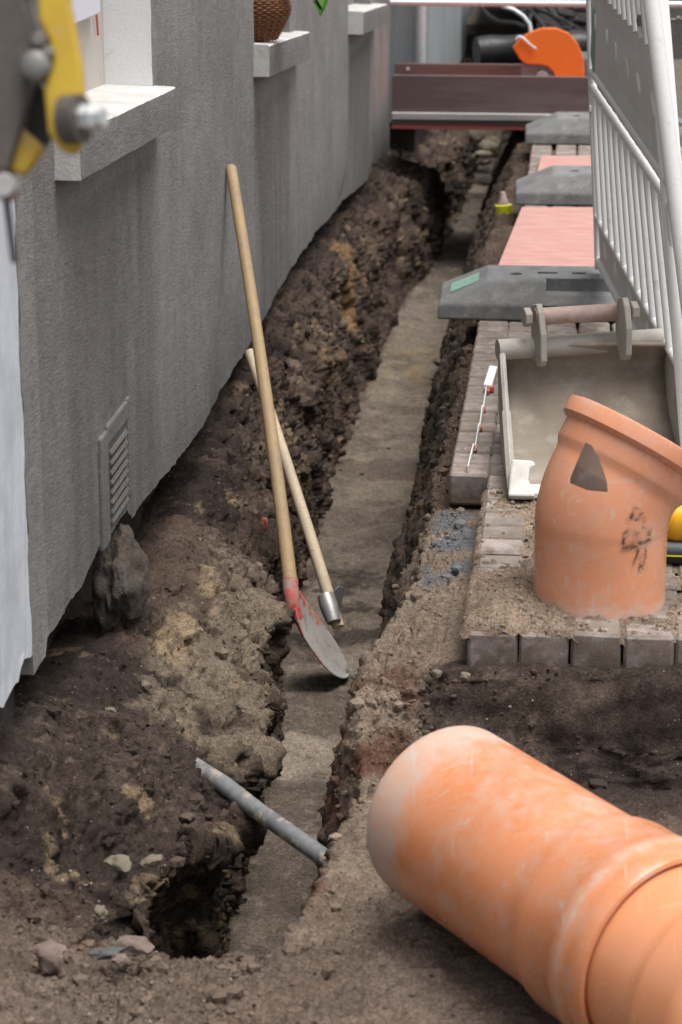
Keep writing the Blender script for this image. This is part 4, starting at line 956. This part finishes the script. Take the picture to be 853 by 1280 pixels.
# ------------------------------------------------------------------ fence feet, boards, barrier
def foot_mesh():
    # local: x along the length (0 = trench end), y depth (0 = front), z up
    L_, Dp, Hh = .85, .37, .118
    g = G()
    lay = [(0, [(.0, .0), (L_, .0), (L_, Dp), (.0, Dp)]), (.048, [(.004, .004), (L_ - .004, .004), (L_ - .004, Dp - .004), (.004, Dp - .004)]),
           (Hh, [(.155, .055), (L_ - .155, .055), (L_ - .155, Dp - .05), (.155, Dp - .05)])]
    vs = [(x, y, z) for z, q in lay for x, y in q]; fs = [(3, 2, 1, 0), (8, 9, 10, 11)]
    for k in (0, 4):
        for i in range(4): fs.append((k + i, k + (i + 1) % 4, k + 4 + (i + 1) % 4, k + 4 + i))
    g.add(vs, fs); me = g.mesh('foot_body', bevel=.007, seg=2)
    o = bpy.data.objects.new('tmp', me); COL.objects.link(o)
    gc = G(); gc.box((.56, .02, .108), (.44, .15, .06)); gc.box((.30, .072, .10), (.08, .035, .03)); cut(o, gc.mesh('c'))
    gc = G(); gc.box((.40, .0, .033), (.165, .09, .030)); cut(o, gc.mesh('c'))
    gc = G(); gc.box((.345, .19, .11), (.062, .030, .05)); gc.box((.445, .19, .11), (.045, .030, .05)); gc.box((.57, .19, .11), (.05, .035, .05)); cut(o, gc.mesh('c'))
    gc = G(); gc.lathe([(-.02, .0), (-.02, .020), (.03, .020), (.03, 0)], (.245, .165, .11), (0, 0, 1), 16); cut(o, gc.mesh('c'))
    me = o.data; bpy.data.objects.remove(o); me.materials.clear(); me.materials.append(M['foot'])
    me.polygons.foreach_set('use_smooth', [False] * len(me.polygons)); return me
def feet():
    me = foot_mesh(); first = None
    spots = [((-.392, 7.40, .003), 1.2, 'dark grey recycled plastic fence foot with green sticker, the largest and nearest to the bucket'),
             ((-.205, 9.69, .003), 1.5, 'middle grey plastic fence foot between the two red boards'),
             ((-.200, 11.53, .003), 1.5, 'farthest grey plastic fence foot in front of the brown footbridge board')]
    sticker = None
    for k, (loc, rz, lab) in enumerate(spots):
        if k == 0:
            t = thing('fence_foot', lab, 'fence foot', loc, 'fence feet on the pavement'); first = t
            b = bpy.data.objects.new('body', me); COL.objects.link(b); b.parent = t
            g = G(); 
            p = lambda u, v: Vector((.012 + .135 * u, .085 + .19 * v, .054 + .0575 * u + .0))
            n = Vector((-.0655, 0, .151)).normalized() * .0032
            q = [p(.20, .10), p(.86, .10), p(.86, .86), p(.20, .86)]
            g.add([x + n for x in q] + [x - n for x in q], [(0, 1, 2, 3), (7, 6, 5, 4), (0, 4, 5, 1), (1, 5, 6, 2), (2, 6, 7, 3), (3, 7, 4, 0)])
            s_ = bpy.data.objects.new('sticker', g.mesh('sticker')); COL.objects.link(s_); s_.data.materials.append(M['sticker']); s_.parent = t
        else:
            t = first.copy(); COL.objects.link(t); t.location = loc; t['label'] = lab
            for ch in first.children:
                if ch.name.startswith('sticker'): continue
                c = ch.copy(); COL.objects.link(c); c.parent = t
        t.rotation_euler = (0, 0, R(rz))
feet()
def board(name, pts, z, th, lab):
    g = G(); g.prism([(p[0], p[1]) for p in pts], (0, 0, z), (1, 0, 0), (0, 1, 0), (0, 0, 1), th)
    o = link(name, g.mesh(name, bevel=.002), M['ply']); c = sum((Vector((p[0], p[1], z)) for p in pts), Vector()) / len(pts); rebase(o, c)
    tag(o, lab, 'board', 'red boards laid on the pavement'); return o
board('plywood_board', [(-.245, 7.79), (.62, 7.85), (.60, 9.56), (-.172, 9.50)], .006, .021, 'large faded red plywood board between the nearest and the middle fence foot')
board('plywood_board', [(-.135, 10.10), (.55, 10.16), (.55, 11.02), (-.115, 10.98)], .006, .021, 'small faded red plywood board behind the middle fence foot')

def barrier():
    r = thing('barrier', 'white and grey plastic barrier panel with upright bars along the right side', 'barrier', (.09, 7.65, .12), None)
    fz, nz = 7.62, 6.02
    lines = {'bottom': ((749.7, 326), (849, 516)), 'lower': ((747.6, 271), (838.5, 436)), 'mid1': ((740.2, 88), (815.5, 198)), 'mid2': ((740.6, 109), (818, 225)), 'ptop': ((738.4, -25), (798, 38)), 'top': ((735.6, -118), (789, -62))}
    E = {}
    for k, (a, b) in lines.items():
        A, B = D(*a, fz), D(*b, nz); E[k] = (A, A + (B - A) * 1.28)
    rad = {'bottom': .016, 'lower': .0135, 'mid1': .0125, 'mid2': .0115, 'ptop': .008, 'top': .016}
    def at(k, t): return E[k][0].lerp(E[k][1], t)
    for k in ('bottom', 'lower', 'mid1', 'mid2', 'ptop', 'top'):
        link('rail', G().tube([at(k, 0), at(k, 1)], rad[k], 14).mesh('rail', smooth=50), M['barwhite'] if k not in ('ptop',) else M['barplate'], parent=r)
    nrm = (E['mid1'][1] - E['mid1'][0]).cross(Vector((0, 0, 1))).normalized()
    def plate(lo, hi, name, f0=.02, f1=.99):
        vs = [at(lo, f0), at(lo, f1), at(hi, f1), at(hi, f0)]; vs = [v - nrm * .004 for v in vs] + [v + nrm * .004 for v in vs]
        g = G(); g.add(vs, [(0, 1, 2, 3), (7, 6, 5, 4), (0, 4, 5, 1), (1, 5, 6, 2), (2, 6, 7, 3), (3, 7, 4, 0)])
        return link(name, g.mesh(name), M['barplate'], parent=r)
    pl1 = plate('mid1', 'ptop', 'panel'); pl2 = plate('bottom', 'lower', 'kick_panel')
    for (lo, hi, ts, f, parent_) in (('mid1', 'ptop', (.10, .29, .43, .59, .72, .88), .62, pl1), ('bottom', 'lower', (.10, .22, .38, .56, .74, .9), .55, pl2)):
        for t in ts:
            c = at(lo, t).lerp(at(hi, t), f - .12 * (parent_ is pl1) * t * 1.0); ax = (E[lo][1] - E[lo][0]).normalized(); up = (at(hi, t) - at(lo, t)).normalized()
            poly = [(.017 * math.cos(a) , .027 * math.sin(a)) for a in np.linspace(0, 2 * math.pi, 14, endpoint=False)]
            g = G(); g.prism(poly, c - nrm * .0055, ax, up, nrm, .011); link('bright_oval', g.mesh('bright_oval'), M['polewhite'], parent=parent_)  # solid white ovals painting the bright background seen through the holes
    # upright bars
    for k in range(13):
        t = .055 + k * .0742
        if t > .985: break
        a, b = at('lower', t), at('mid2', t); link('bar', G().tube([a, b], .0105, 12, flat=1.5).mesh('bar', smooth=50), M['barwhite'], parent=r)
        a, b = at('ptop', t), at('top', t); link('bar', G().tube([a, b], .0135, 10, flat=1.3).mesh('bar', smooth=50), M['barwhite'], parent=r)
    a, b = at('bottom', 0) + Vector((0, 0, -.028)), at('top', 0) + Vector((0, 0, .02))
    link('end_post', G().tube([a, at('lower', 0), at('mid1', 0), b], .0145, 12).mesh('end_post', smooth=50), M['barwhite'], parent=r)
    c = at('mid2', 0).lerp(at('lower', 0), .17); link('clip', G().box(c - FW * .012 - RT * .004, (.022, .02, .02)).mesh('clip', bevel=.003), M['polewhite'], parent=r)
    c = at('mid1', .05).lerp(at('ptop', .05), .52)
    ax = (E['mid1'][1] - E['mid1'][0]).normalized()
    g = G(); g.prism([(-.03, -.09), (.07, -.13), (.09, .05), (.05, .07), (-.02, .04)], c - nrm * .0062, ax, (0, 0, 1), nrm, .0125); link('green_label', g.mesh('green_label'), M['sticker'], parent=r)
    a, b = at('bottom', 1), at('top', 1); link('end_post', G().tube([a + Vector((0, 0, -.16)), a, b], .02, 12).mesh('end_post', smooth=50), M['barwhite'], parent=r)
barrier()
def pole():
    top, low = D(822, 2, 5.80), D(856, 440, 5.66); d = (low - top).normalized(); foot = low + d * ((.0 - low.z) / d.z)
    r = thing('steel_pole', 'thick white pole with bolted clamp leaning in front of the barrier', 'pole', foot)
    up = top - d * .014
    link('tube', G().tube([foot, top, top - d * .006], [.0275, .0275, .0285], 32).mesh('tube', smooth=50), M['polewhite'], parent=r)
    link('cap', G().tube([top - d * .004, top - d * .03], [.0295, .028], 32).mesh('cap', smooth=50), M['polewhite'], parent=r)
    c = top + d * .045; g = G(); g.tube([c - RT * .052 + FW * .012, c + RT * .058 + FW * .012], .006, 10); g.lathe([(0, 0), (0, .011), (.010, .011), (.010, 0)], c + RT * .044 + FW * .012, RT, 6); g.box(c - RT * .041 + FW * .012, (.018, .03, .026))
    link('clamp', g.mesh('clamp'), M['darksteel'], parent=r)
pole()

# ------------------------------------------------------------------ folding rule on the pavers
def rule():
    r = thing('folding_rule', 'white folding rule with red hinges zigzagging over the pavers beside the bucket', 'folding rule', (-.205, 6.1, .003))
    pts = [(586.5, 590), (595, 553), (604, 519), (609, 491)]
    W = []
    P0 = [Vector((-.2165, 5.62, 0)), Vector((-.2085, 5.89, 0)), Vector((-.209, 5.88, 0)), Vector((-.203, 6.17, 0)), Vector((-.2035, 6.15, 0)), Vector((-.199, 6.44, 0))]
    seg = [(-.2175, 5.60, -.2115, 5.815), (-.2050, 5.80, -.2035, 6.02), (-.2000, 6.00, -.2005, 6.22), (-.1955, 6.20, -.1975, 6.43)]
    seg = [(-.2180, 5.60, -.2130, 5.815), (-.2080, 5.80, -.2075, 6.02), (-.2050, 6.00, -.2060, 6.22), (-.2030, 6.20, -.2030, 6.43)]
    for k, (x0, y0, x1, y1) in enumerate(seg):
        a, b = Vector((x0, y0, .012)), Vector((x1, y1, .012)); d = (b - a)
        ln = d.length; an = math.atan2(d.y, d.x)
        s_ = link('segment', G().box((a + b) / 2, (ln, .0032, .017), Matrix.Rotation(an, 3, 'Z')).mesh('segment', bevel=.0008), M['rulerw'], parent=r)
        link('hinge', G().lathe([(0, 0), (0, .009), (.007, .009), (.007, 0)], b + Vector((.002, -.005, -.004)), (1, .1, 0), 14).mesh('hinge'), M['rulerr'], parent=s_)
    c = Vector((-.196, 6.56, .016)); link('folded_end', G().box(c, (.023, .235, .014), Matrix.Rotation(R(-2), 3, 'Z') @ Matrix.Rotation(R(6), 3, 'Y')).mesh('folded_end', bevel=.001), M['rulerw'], parent=r)
    link('folded_end', G().box((-.192, 6.455, .010), (.02, .03, .016)).mesh('folded_end', bevel=.002), M['rulerr'], parent=r, label='red worn end of the folded rule')
rule()

# ------------------------------------------------------------------ yellow machine at the right edge, behind the elbow
def machine():
    c = Vector((.368, 5.06, .0)); r = thing('plate_compactor', 'yellow rounded machine housing with black rubber base at the right edge behind the elbow', 'machine', c)
    def rnd(c, d_, b): return G().box(c, d_).mesh('p', bevel=b, seg=4, smooth=60)
    link('base', rnd((c.x + .012, c.y, .012), (.29, .30, .02), .006), M['black'], parent=r)
    link('bumper', rnd((c.x, c.y, .034), (.33, .32, .028), .013), M['greyrub'], parent=r)
    link('trim', rnd((c.x + .003, c.y, .0225), (.328, .318, .004), .0015), M['yellowcap'], parent=r)
    link('housing', rnd((c.x + .006, c.y, .085), (.315, .30, .085), .036), M['housing'], parent=r)
    link('handle', rnd((c.x + .016, c.y, .140), (.29, .25, .028), .012), M['black'], parent=r)
machine()

# ------------------------------------------------------------------ footbridge across the trench
def bridge():
    r = thing('footbridge', 'wooden footbridge with brown side boards and red deck edge across the trench', 'footbridge', (-.35, 12.8, -.02))
    link('deck', G().box((-.225, 12.85, -.017), (1.34, 1.12, .022)).mesh('deck', bevel=.002), M['ply2'], parent=r)
    link('side_board', G().box((-.22, 12.30, .151), (1.345, .022, .186)).mesh('side_board', bevel=.002), M['brownboard'], parent=r, label='brown side board at the front')
    link('edge_profile', G().box((-.22, 12.290, .040), (1.345, .05, .036)).mesh('edge_profile', bevel=.003), M['alu'], parent=r)
    link('skirt', G().box((-.22, 12.297, .0085), (1.345, .03, .023)).mesh('skirt'), M['brownboard'], parent=r)
    link('side_board', G().box((-.46, 13.40, .10), (1.0, .022, .185)).mesh('side_board', bevel=.002), M['brownboard'], parent=r, label='brown side board at the back')
    link('bolt', G().lathe([(0, 0), (0, .010), (.008, .010), (.008, 0)], (-.885, 13.38, .165), (0, -1, 0), 10).mesh('bolt'), M['galv'], parent=r)
bridge()
def railing():
    r = thing('railing', 'galvanised tube railing running across the lane behind the footbridge', 'railing', (-.88, 13.0, 0))
    a, b = D(488, 3, 12.95), D(745, 5, 12.95); d = (b - a)
    link('rail', G().tube([a - d * .0, a + d * 2.2], .0175, 14).mesh('rail', smooth=50), M['galv'], parent=r)
    p = D(508, 8, 13.55); link('post', G().tube([Vector((p.x, p.y, -.06)), Vector((p.x, p.y, .75))], .014, 12).mesh('post', smooth=50), M['galv'], parent=r)
    e = a + d * 2.15; link('post', G().tube([Vector((e.x, e.y, -.02)), e], .0175, 12).mesh('post', smooth=50), M['galv'], parent=r)
railing()
def saw():
    c = D(690, 83, 12.95); r = thing('cut_off_saw', 'cut-off saw with orange blade guard behind the brown footbridge board', 'saw', (c.x, c.y, .0))
    ey = Vector((0, 0, 1)); ex = RT.copy(); ez = Vector((-RT.y, RT.x, 0))
    s_ = 12.95 / F
    # guard outline: disc with the front corner and the lower opening (pixels about its centre)
    o = [(-49, -23), (-40, -34), (-28, -42), (-12, -47), (5, -47), (20, -41), (32, -28), (39, -12), (41, 6), (41, 30), (14, 30), (8, 20), (2, 7), (-5, 0), (-14, -2), (-32, -3), (-40, -9)]
    g = G(); g.prism([(x * s_, -y * s_) for x, y in o], c - ez * .0, ex, ey, ez, .045); gd = link('blade_guard', g.mesh('blade_guard', bevel=.006, seg=2), M['orange'], parent=r)
    g = G(); g.lathe([(0, 0), (0, .165), (.004, .165), (.004, 0)], c + ez * .02 - ey * .015, ez, 48); link('cutting_disc', g.mesh('cutting_disc', smooth=40), M['disc'], parent=r)
    g = G(); hb = c + ez * -.004 + ex * (-12 * s_) - ey * (15 * s_); g.lathe([(0, 0), (0, .035), (.012, .04), (.02, .04), (.02, 0)], hb, ez, 20); link('flange', g.mesh('flange'), M['steel'], parent=r)
    q = [(-46, -33), (-43, -37), (-38, -36), (-28, -27), (-21, -22)]
    g = G(); g.tube([c + ex * (x * s_) - ey * (y * s_) - ez * .014 for x, y in q], .007, 8); link('guard_lever', g.mesh('guard_lever', smooth=60), M['galv'], parent=r)
    g = G(); g.box(c + ez * .20 + ex * .12 - ey * .05, (.24, .26, .20)); link('engine', g.mesh('engine', bevel=.03, seg=3, smooth=50), M['greyrub'], parent=r)
saw()
# yellow-capped pipe stub and a small yellow marker in the right trench bank
def stub():
    b = D(630, 262, 10.1); a = b + Vector((.008, .0, -.10)); r = thing('pipe_stub', 'grey pipe stub with bright yellow ring standing in the far trench bank', 'pipe', a)
    d = (b - a).normalized()
    link('pipe', G().tube([a - d * .10, b], .0135, 14).mesh('pipe', smooth=50), M['conduit'], parent=r)
    link('ring', G().lathe([(-.024, .024), (-.026, .036), (.020, .036), (.022, .024)], b, d, 24, closed=True).mesh('ring', smooth=50), M['yellowcap'], parent=r)
    link('cap', G().tube([b, b + d * .035, b + d * .05, b + d * .075], [.026, .022, .014, .010], 14).mesh('cap', smooth=50), M['pin'], parent=r)
stub()
noisy_stone('yellow_marker', D(601, 331, 9.25), .018, (1, .8, .6), M['housing'], 'small yellow plastic scrap on the trench bank beside the nearest fence foot', 'scrap', sub=2, seed=3, amp=.5)

# ------------------------------------------------------------------ what lies beyond the bridge
def far_house():
    r = thing('far_house', 'blue grey plastered house wall set back beyond the footbridge', 'house', (-.9, 17, 0))
    ys = np.linspace(13.7, 30, 60); zs = [None] + list(np.linspace(.55, 3.2, 8)); vs = []; fs = []
    for y in ys:
        zb = -.10 - .045 * (y - 14) + .05 * math.sin(y * 2.1) + .03 * math.sin(y * 5)
        for z in zs: vs.append((-.80, y, zb if z is None else z))
    m = len(zs)
    for i in range(len(ys) - 1):
        for k in range(m - 1): fs.append((i * m + k, i * m + k + 1, (i + 1) * m + k + 1, (i + 1) * m + k))
    o = len(vs); vs += [(-1.6, 13.7, 3.2), (-1.6, 13.7, -.3)]; fs.append(tuple([k for k in range(m)] + [o, o + 1]))
    me = bpy.data.meshes.new('wall'); me.from_pydata(vs, [], fs); link('wall', me, M['farwall'], parent=r)
    link('foundation', G().box((-1.12, 22, -.3), (.5, 16.4, 1.0)).mesh('foundation'), M['brick'], parent=r)
    link('downpipe', G().tube([(-.83, 13.62, .03), (-.83, 13.62, 3)], .03, 16).mesh('downpipe', smooth=50), M['galv'], parent=r)
far_house()
def clutter():
    a, b = D(596, 66, 15.2), D(742, 58, 15.2)
    o = link('black_pipe', G().tube([a + (b - a) * t + Vector((0, .02 * math.sin(9 * t), 0)) for t in np.linspace(0, 1.6, 14)], [.10 + .006 * math.sin(k * 2.1) for k in range(14)], 20).mesh('black_pipe', smooth=60), M['blackpipe']); rebase(o, (a + b) / 2); tag(o, 'fat black plastic pipe roll lying behind the saw', 'pipe')
    rr = random.Random(4)
    for k in range(9):
        x0 = 600 + k * 15 + rr.uniform(-6, 6); p = []
        for t in np.linspace(0, 1, 12): p.append(D(x0 + (rr.uniform(50, 95) if k % 2 else 60) * t, 2 + 38 * t ** (1.6 if k % 3 else .8) + 6 * math.sin(t * 5 + k), 16.4 + .05 * k - .6 * t))
        o = link('cable', G().tube(p, .014, 8).mesh('cable', smooth=60), M['blackpipe']); rebase(o, p[6]); tag(o, 'black cable among the loops slung over the dark spoil behind the black pipe', 'cable', 'black cables behind the saw')
    p = [D(x, y, 15.0) for x, y in ((628, 8), (642, 12), (654, 20), (662, 30), (665, 48))]
    o = link('hose', G().tube(p, .013, 10).mesh('hose', smooth=60), M['galv']); rebase(o, p[2]); tag(o, 'thin pale grey hose curving down behind the orange guard', 'hose')
    # heap of dark spoil behind
    xs = np.linspace(-.72, 3, 76); ys = np.linspace(15.0, 24, 90); X, Y = np.meshgrid(xs, ys); Z = -.10 + .30 * sstep(15.2, 17.5, Y) + .06 * fbm(X, Y, X * 0, 2.5, 4, 3)
    nv, nu = X.shape; me = bpy.data.meshes.new('spoil_heap'); me.from_pydata(np.stack([X, Y, Z], -1).reshape(-1, 3).tolist(), [], [(r * nu + c, r * nu + c + 1, (r + 1) * nu + c + 1, (r + 1) * nu + c) for r in range(nv - 1) for c in range(nu - 1) if X[r, c] > -.25 or Y[r, c] > 18.0])
    at = me.attributes.new('col', 'FLOAT_COLOR', 'POINT'); at.data.foreach_set('color', np.tile([.04, .036, .034, 1], nv * nu).astype(np.float32)); me.polygons.foreach_set('use_smooth', [True] * len(me.polygons))
    link('spoil_heap', me, M['soil'], kind='structure')
clutter()

# ------------------------------------------------------------------ wicker basket with plant on the second sill
def basket():
    c = Vector((-1.005, 7.80, .828)); r = thing('wicker_basket', 'brown wicker basket standing on the middle window sill', 'basket', c)
    prof = [(0, .062), (.025, .076), (.05, .090), (.075, .102), (.10, .108), (.125, .102), (.15, .088), (.175, .080)]
    def R_(h): return float(np.interp(h, [p[0] for p in prof], [p[1] for p in prof]))
    link('liner', G().lathe([(0.003, 0)] + [(h, q - .006) for h, q in prof], c, (0, 0, 1), 28).mesh('liner', smooth=60), M['wicker'], parent=r)
    g = G(); ns = 22
    for row in range(24):
        h = .006 + row * .0072; pts = []
        for k in range(ns * 4 + 1):
            a = 2 * math.pi * k / (ns * 4); q = R_(h) + .0036 * math.sin(a * ns / 1.0 * .5 * 2 + (math.pi if row % 2 else 0)); pts.append(c + Vector((q * math.cos(a), q * math.sin(a), h)))
        g.tube(pts, .0034, 5, caps=False)
    link('weave', g.mesh('weave', smooth=180), M['wicker'], parent=r)
    g = G()
    for k in range(ns):
        a = 2 * math.pi * (k + .25) / ns; g.tube([c + Vector((R_(h) * math.cos(a), R_(h) * math.sin(a), h)) for h in np.linspace(0, .175, 9)], .0032, 5)
    link('stakes', g.mesh('stakes'), M['wicker'], parent=r)
    rim = [c + Vector((.083 * math.cos(a), .083 * math.sin(a), .177)) for a in np.linspace(0, 2 * math.pi, 30)]
    link('rim', G().tube(rim, .008, 6).mesh('rim', smooth=180), M['wicker'], parent=r)
    pr = thing('potted_plant', 'green leafy plant growing out of the wicker basket', 'plant', c + Vector((0, 0, .17)))
    rr = random.Random(3); top = c + Vector((0, 0, .17))
    def leaf(p, d, L_, w_):
        d = d.normalized(); s_ = d.cross(Vector((0, 0, 1))).normalized(); n_ = s_.cross(d); vs = []; fs = []
        for i in range(7):
            t = i / 6; hw = w_ * math.sin(math.pi * min(1, t * .92 + .06)) ** .8; q = p + d * (L_ * t) - Vector((0, 0, 1)) * (.35 * L_ * t * t)
            vs += [q - s_ * hw + n_ * hw * .3, q, q + s_ * hw + n_ * hw * .3]
        for i in range(6):
            for j in (0, 1): fs.append((i * 3 + j, i * 3 + j + 1, (i + 1) * 3 + j + 1, (i + 1) * 3 + j))
        me = bpy.data.meshes.new('leaf'); me.from_pydata([tuple(v) for v in vs], [], fs); me.polygons.foreach_set('use_smooth', [True] * len(fs)); link('leaf', me, M['leaf'], parent=pr)
    g = G()
    for k in range(26):
        a = rr.uniform(0, 6.28) if k > 7 else rr.uniform(-.6, 1.9); L_ = rr.uniform(.05, .14); d = Vector((math.cos(a), math.sin(a), rr.uniform(-.1, .8) if k > 7 else rr.uniform(-.15, .25))); p = top + Vector((.05 * math.cos(a), .05 * math.sin(a), 0))
        e = p + d.normalized() * L_; g.tube([p - Vector((0, 0, .04)), p, e], .0022, 5); leaf(e, d + Vector((0, 0, -.2)), rr.uniform(.05, .075), rr.uniform(.016, .024))
    for x_, y_, dx, L_ in ((384, -6, .9, .05), (392, -5, .3, .055), (408, -6, -.2, .055), (398, -12, .2, .05)):
        e = D(x_, y_, 7.85); g.tube([top, top.lerp(e, .6) + Vector((0, 0, .03)), e], .002, 5); leaf(e, RT * dx - Vector((0, 0, .55)) - FW * .3, L_, .02)
    link('stem', g.mesh('stem'), M['leaf'], parent=pr)
basket()
def weed():
    p = Vector((-.985, 10.45, -.02)); g = G()
    for k, dx in enumerate((-.004, .0, .005)): g.tube([p + Vector((.0, dx, -.07)), p + Vector((.012, dx * 1.5, -.02)), p + Vector((.02, dx * 3, .045 - abs(dx) * 3))], [.003, .005, .001], 5, flat=.4)
    o = link('weed', g.mesh('weed'), M['leaf']); rebase(o, p); tag(o, 'tiny bright green weed sprouting low on the grey wall', 'plant')
weed()

# ------------------------------------------------------------------ stones one can pick out
def stones():
    def s(name, px, py, zc, r, sq, m, lab, seed, cat='stone'):
        noisy_stone(name, D(px, py, zc), r, sq, M[m], lab, cat, sub=3, seed=seed, amp=.3)
    s('stone', 166, 1181, 3.98, .030, (1.1, .7, .5), 'rock', 'flat brownish stone on the soil edge left of the dark hollow', 2)
    s('stone', 136, 1192, 3.93, .022, (1.2, .7, .4), 'rock2', 'blue grey slab of stone beside the flat brownish stone', 5)
    s('stone', 62, 1196, 3.90, .028, (1.1, .8, .8), 'rock', 'rounded brown stone at the lower left', 4)
    s('stone', 150, 1201, 3.9, .014, (1, .9, .7), 'rock', 'small round stone just below the flat brownish stone', 7)
    s('lime_lump', 125, 1142, 4.1, .014, (1, .8, .9), 'lime', 'small whitish lump in the dark soil above the stones', 6, 'rubble')
    s('lime_lump', 190, 1076, 4.27, .016, (1.3, .8, .6), 'lime', 'yellowish lime lump at the upper edge of the dark hollow', 8, 'rubble')
    s('lime_lump', 148, 1080, 4.27, .022, (1.3, .8, .6), 'lime', 'broad pale lime patch left of the dark hollow', 9, 'rubble')
    s('brick_fragment', 331, 655, 6.3, .014, (.6, .7, 1.2), 'brickred', 'orange red brick fragment in the bank beside the spade handle', 3, 'brick')
    s('stone', 137, 893, 4.93, .016, (1, .8, .8), 'lime', 'pale stone sticking out of the dark heap below the white corner', 11)
    s('stone', 693, 993, 4.3, .010, (1.2, .8, .7), 'lime', 'white chip on the pit floor behind the big pipe', 12)
    s('stone', 546, 842, 4.55, .010, (1, .8, .8), 'lime', 'yellowish chip on the sandy bank beside the paver corner', 13)
    s('stone', 581, 846, 4.5, .010, (1, .8, .8), 'lime', 'yellowish chip at the foot of the front pavers', 14)
stones()
for k, (px, py, r_) in enumerate(((598, 176, .11), (614, 184, .08), (604, 197, .055))):
    noisy_stone('stone', D(px, py, 15.6 - .5 * k), r_, (1, .8, .8), M['lime'], ['large pale stone at the far end of the trench under the footbridge', 'second pale stone right of the large one at the far trench end', 'smaller stone on the trench floor in front of the two pale far stones'][k], 'stone', sub=3, seed=20 + k, amp=.3)

# ------------------------------------------------------------------ excavator arm, close and out of focus at the upper left
def excavator():
    Z0 = 2.2; r = thing('excavator', 'blurred yellow excavator linkage with grey arm and pins at the upper left', 'excavator', D(60, 120, Z0))
    k = 1 / 3.76
    def poly(name, pts, z0, th, m, bev=.0025):
        c = D(0, 0, z0); s_ = z0 / F
        g = G(); g.prism([((x * k) * s_, (y * k) * s_) for x, y in pts], c, RT, DN, FW, th); return link(name, g.mesh(name, bevel=bev, seg=2), m, parent=r)
    poly('link_plate', [(140, -700), (330, -700), (330, 0), (358, 150), (386, 300), (396, 450), (388, 640), (372, 700), (330, 716), (275, 700), (225, 620), (205, 420), (240, 300), (230, 190), (180, 90)], Z0, .022, M['yellow'], .004)
    poly('lower_link', [(95, 590), (210, 690), (115, 820), (40, 800), (30, 700)], Z0 + .03, .02, M['yellow'], .004)
    poly('arm', [(-300, -700), (100, -700), (115, 0), (170, 160), (140, 380), (105, 560), (40, 800), (-300, 860)], Z0 + .012, .05, M['darksteel'], .004)
    poly('gap_plate', [(90, 330), (225, 420), (235, 640), (200, 705), (90, 600)], Z0 + .05, .02, M['black'])
    def pin(name, x, y, r_, z0, ln, m, n=24, z1=.0):
        c = D(x * k, y * k, z0); s_ = z0 / F * k
        g = G(); g.lathe([(0, 0), (0, r_ * s_ * .8), (.003, r_ * s_), (ln, r_ * s_), (ln, 0)], c, FW, n); return link(name, g.mesh(name, smooth=50), m, parent=r)
    # big pin with washer on the right edge of the plate: points to the right and towards the camera
    c = D(352 * k, 560 * k, Z0 - .004); ax = (RT * .93 - FW * .36).normalized()
    g = G(); g.lathe([(-.01, 0), (-.01, .0225), (.008, .0225), (.008, 0)], c, ax, 28); link('washer', g.mesh('washer', smooth=50), M['darksteel'], parent=r)
    g = G(); g.lathe([(.004, 0), (.004, .0125), (.020, .0125), (.022, .010), (.030, .0095), (.030, 0)], c, ax, 6); link('nut', g.mesh('nut'), M['galv'], parent=r)
    for x, y, r_ in ((165, 300, 72), (180, 180, 36), (222, 240, 30)): pin('pin', x, y, r_, Z0 - .012, .03, M['greasy'])
    pin('pin', 15, 870, 62, Z0, .03, M['steel'])
    a, b = D(30 * k, 930 * k, Z0 + .02), D(68 * k, 1235 * k, Z0 + .02)
    link('hose', G().tube([D(0, 150, Z0 + .05), D(4, 215, Z0 + .03), a, b], .0032, 10).mesh('hose', smooth=60), M['black'], parent=r)
excavator()
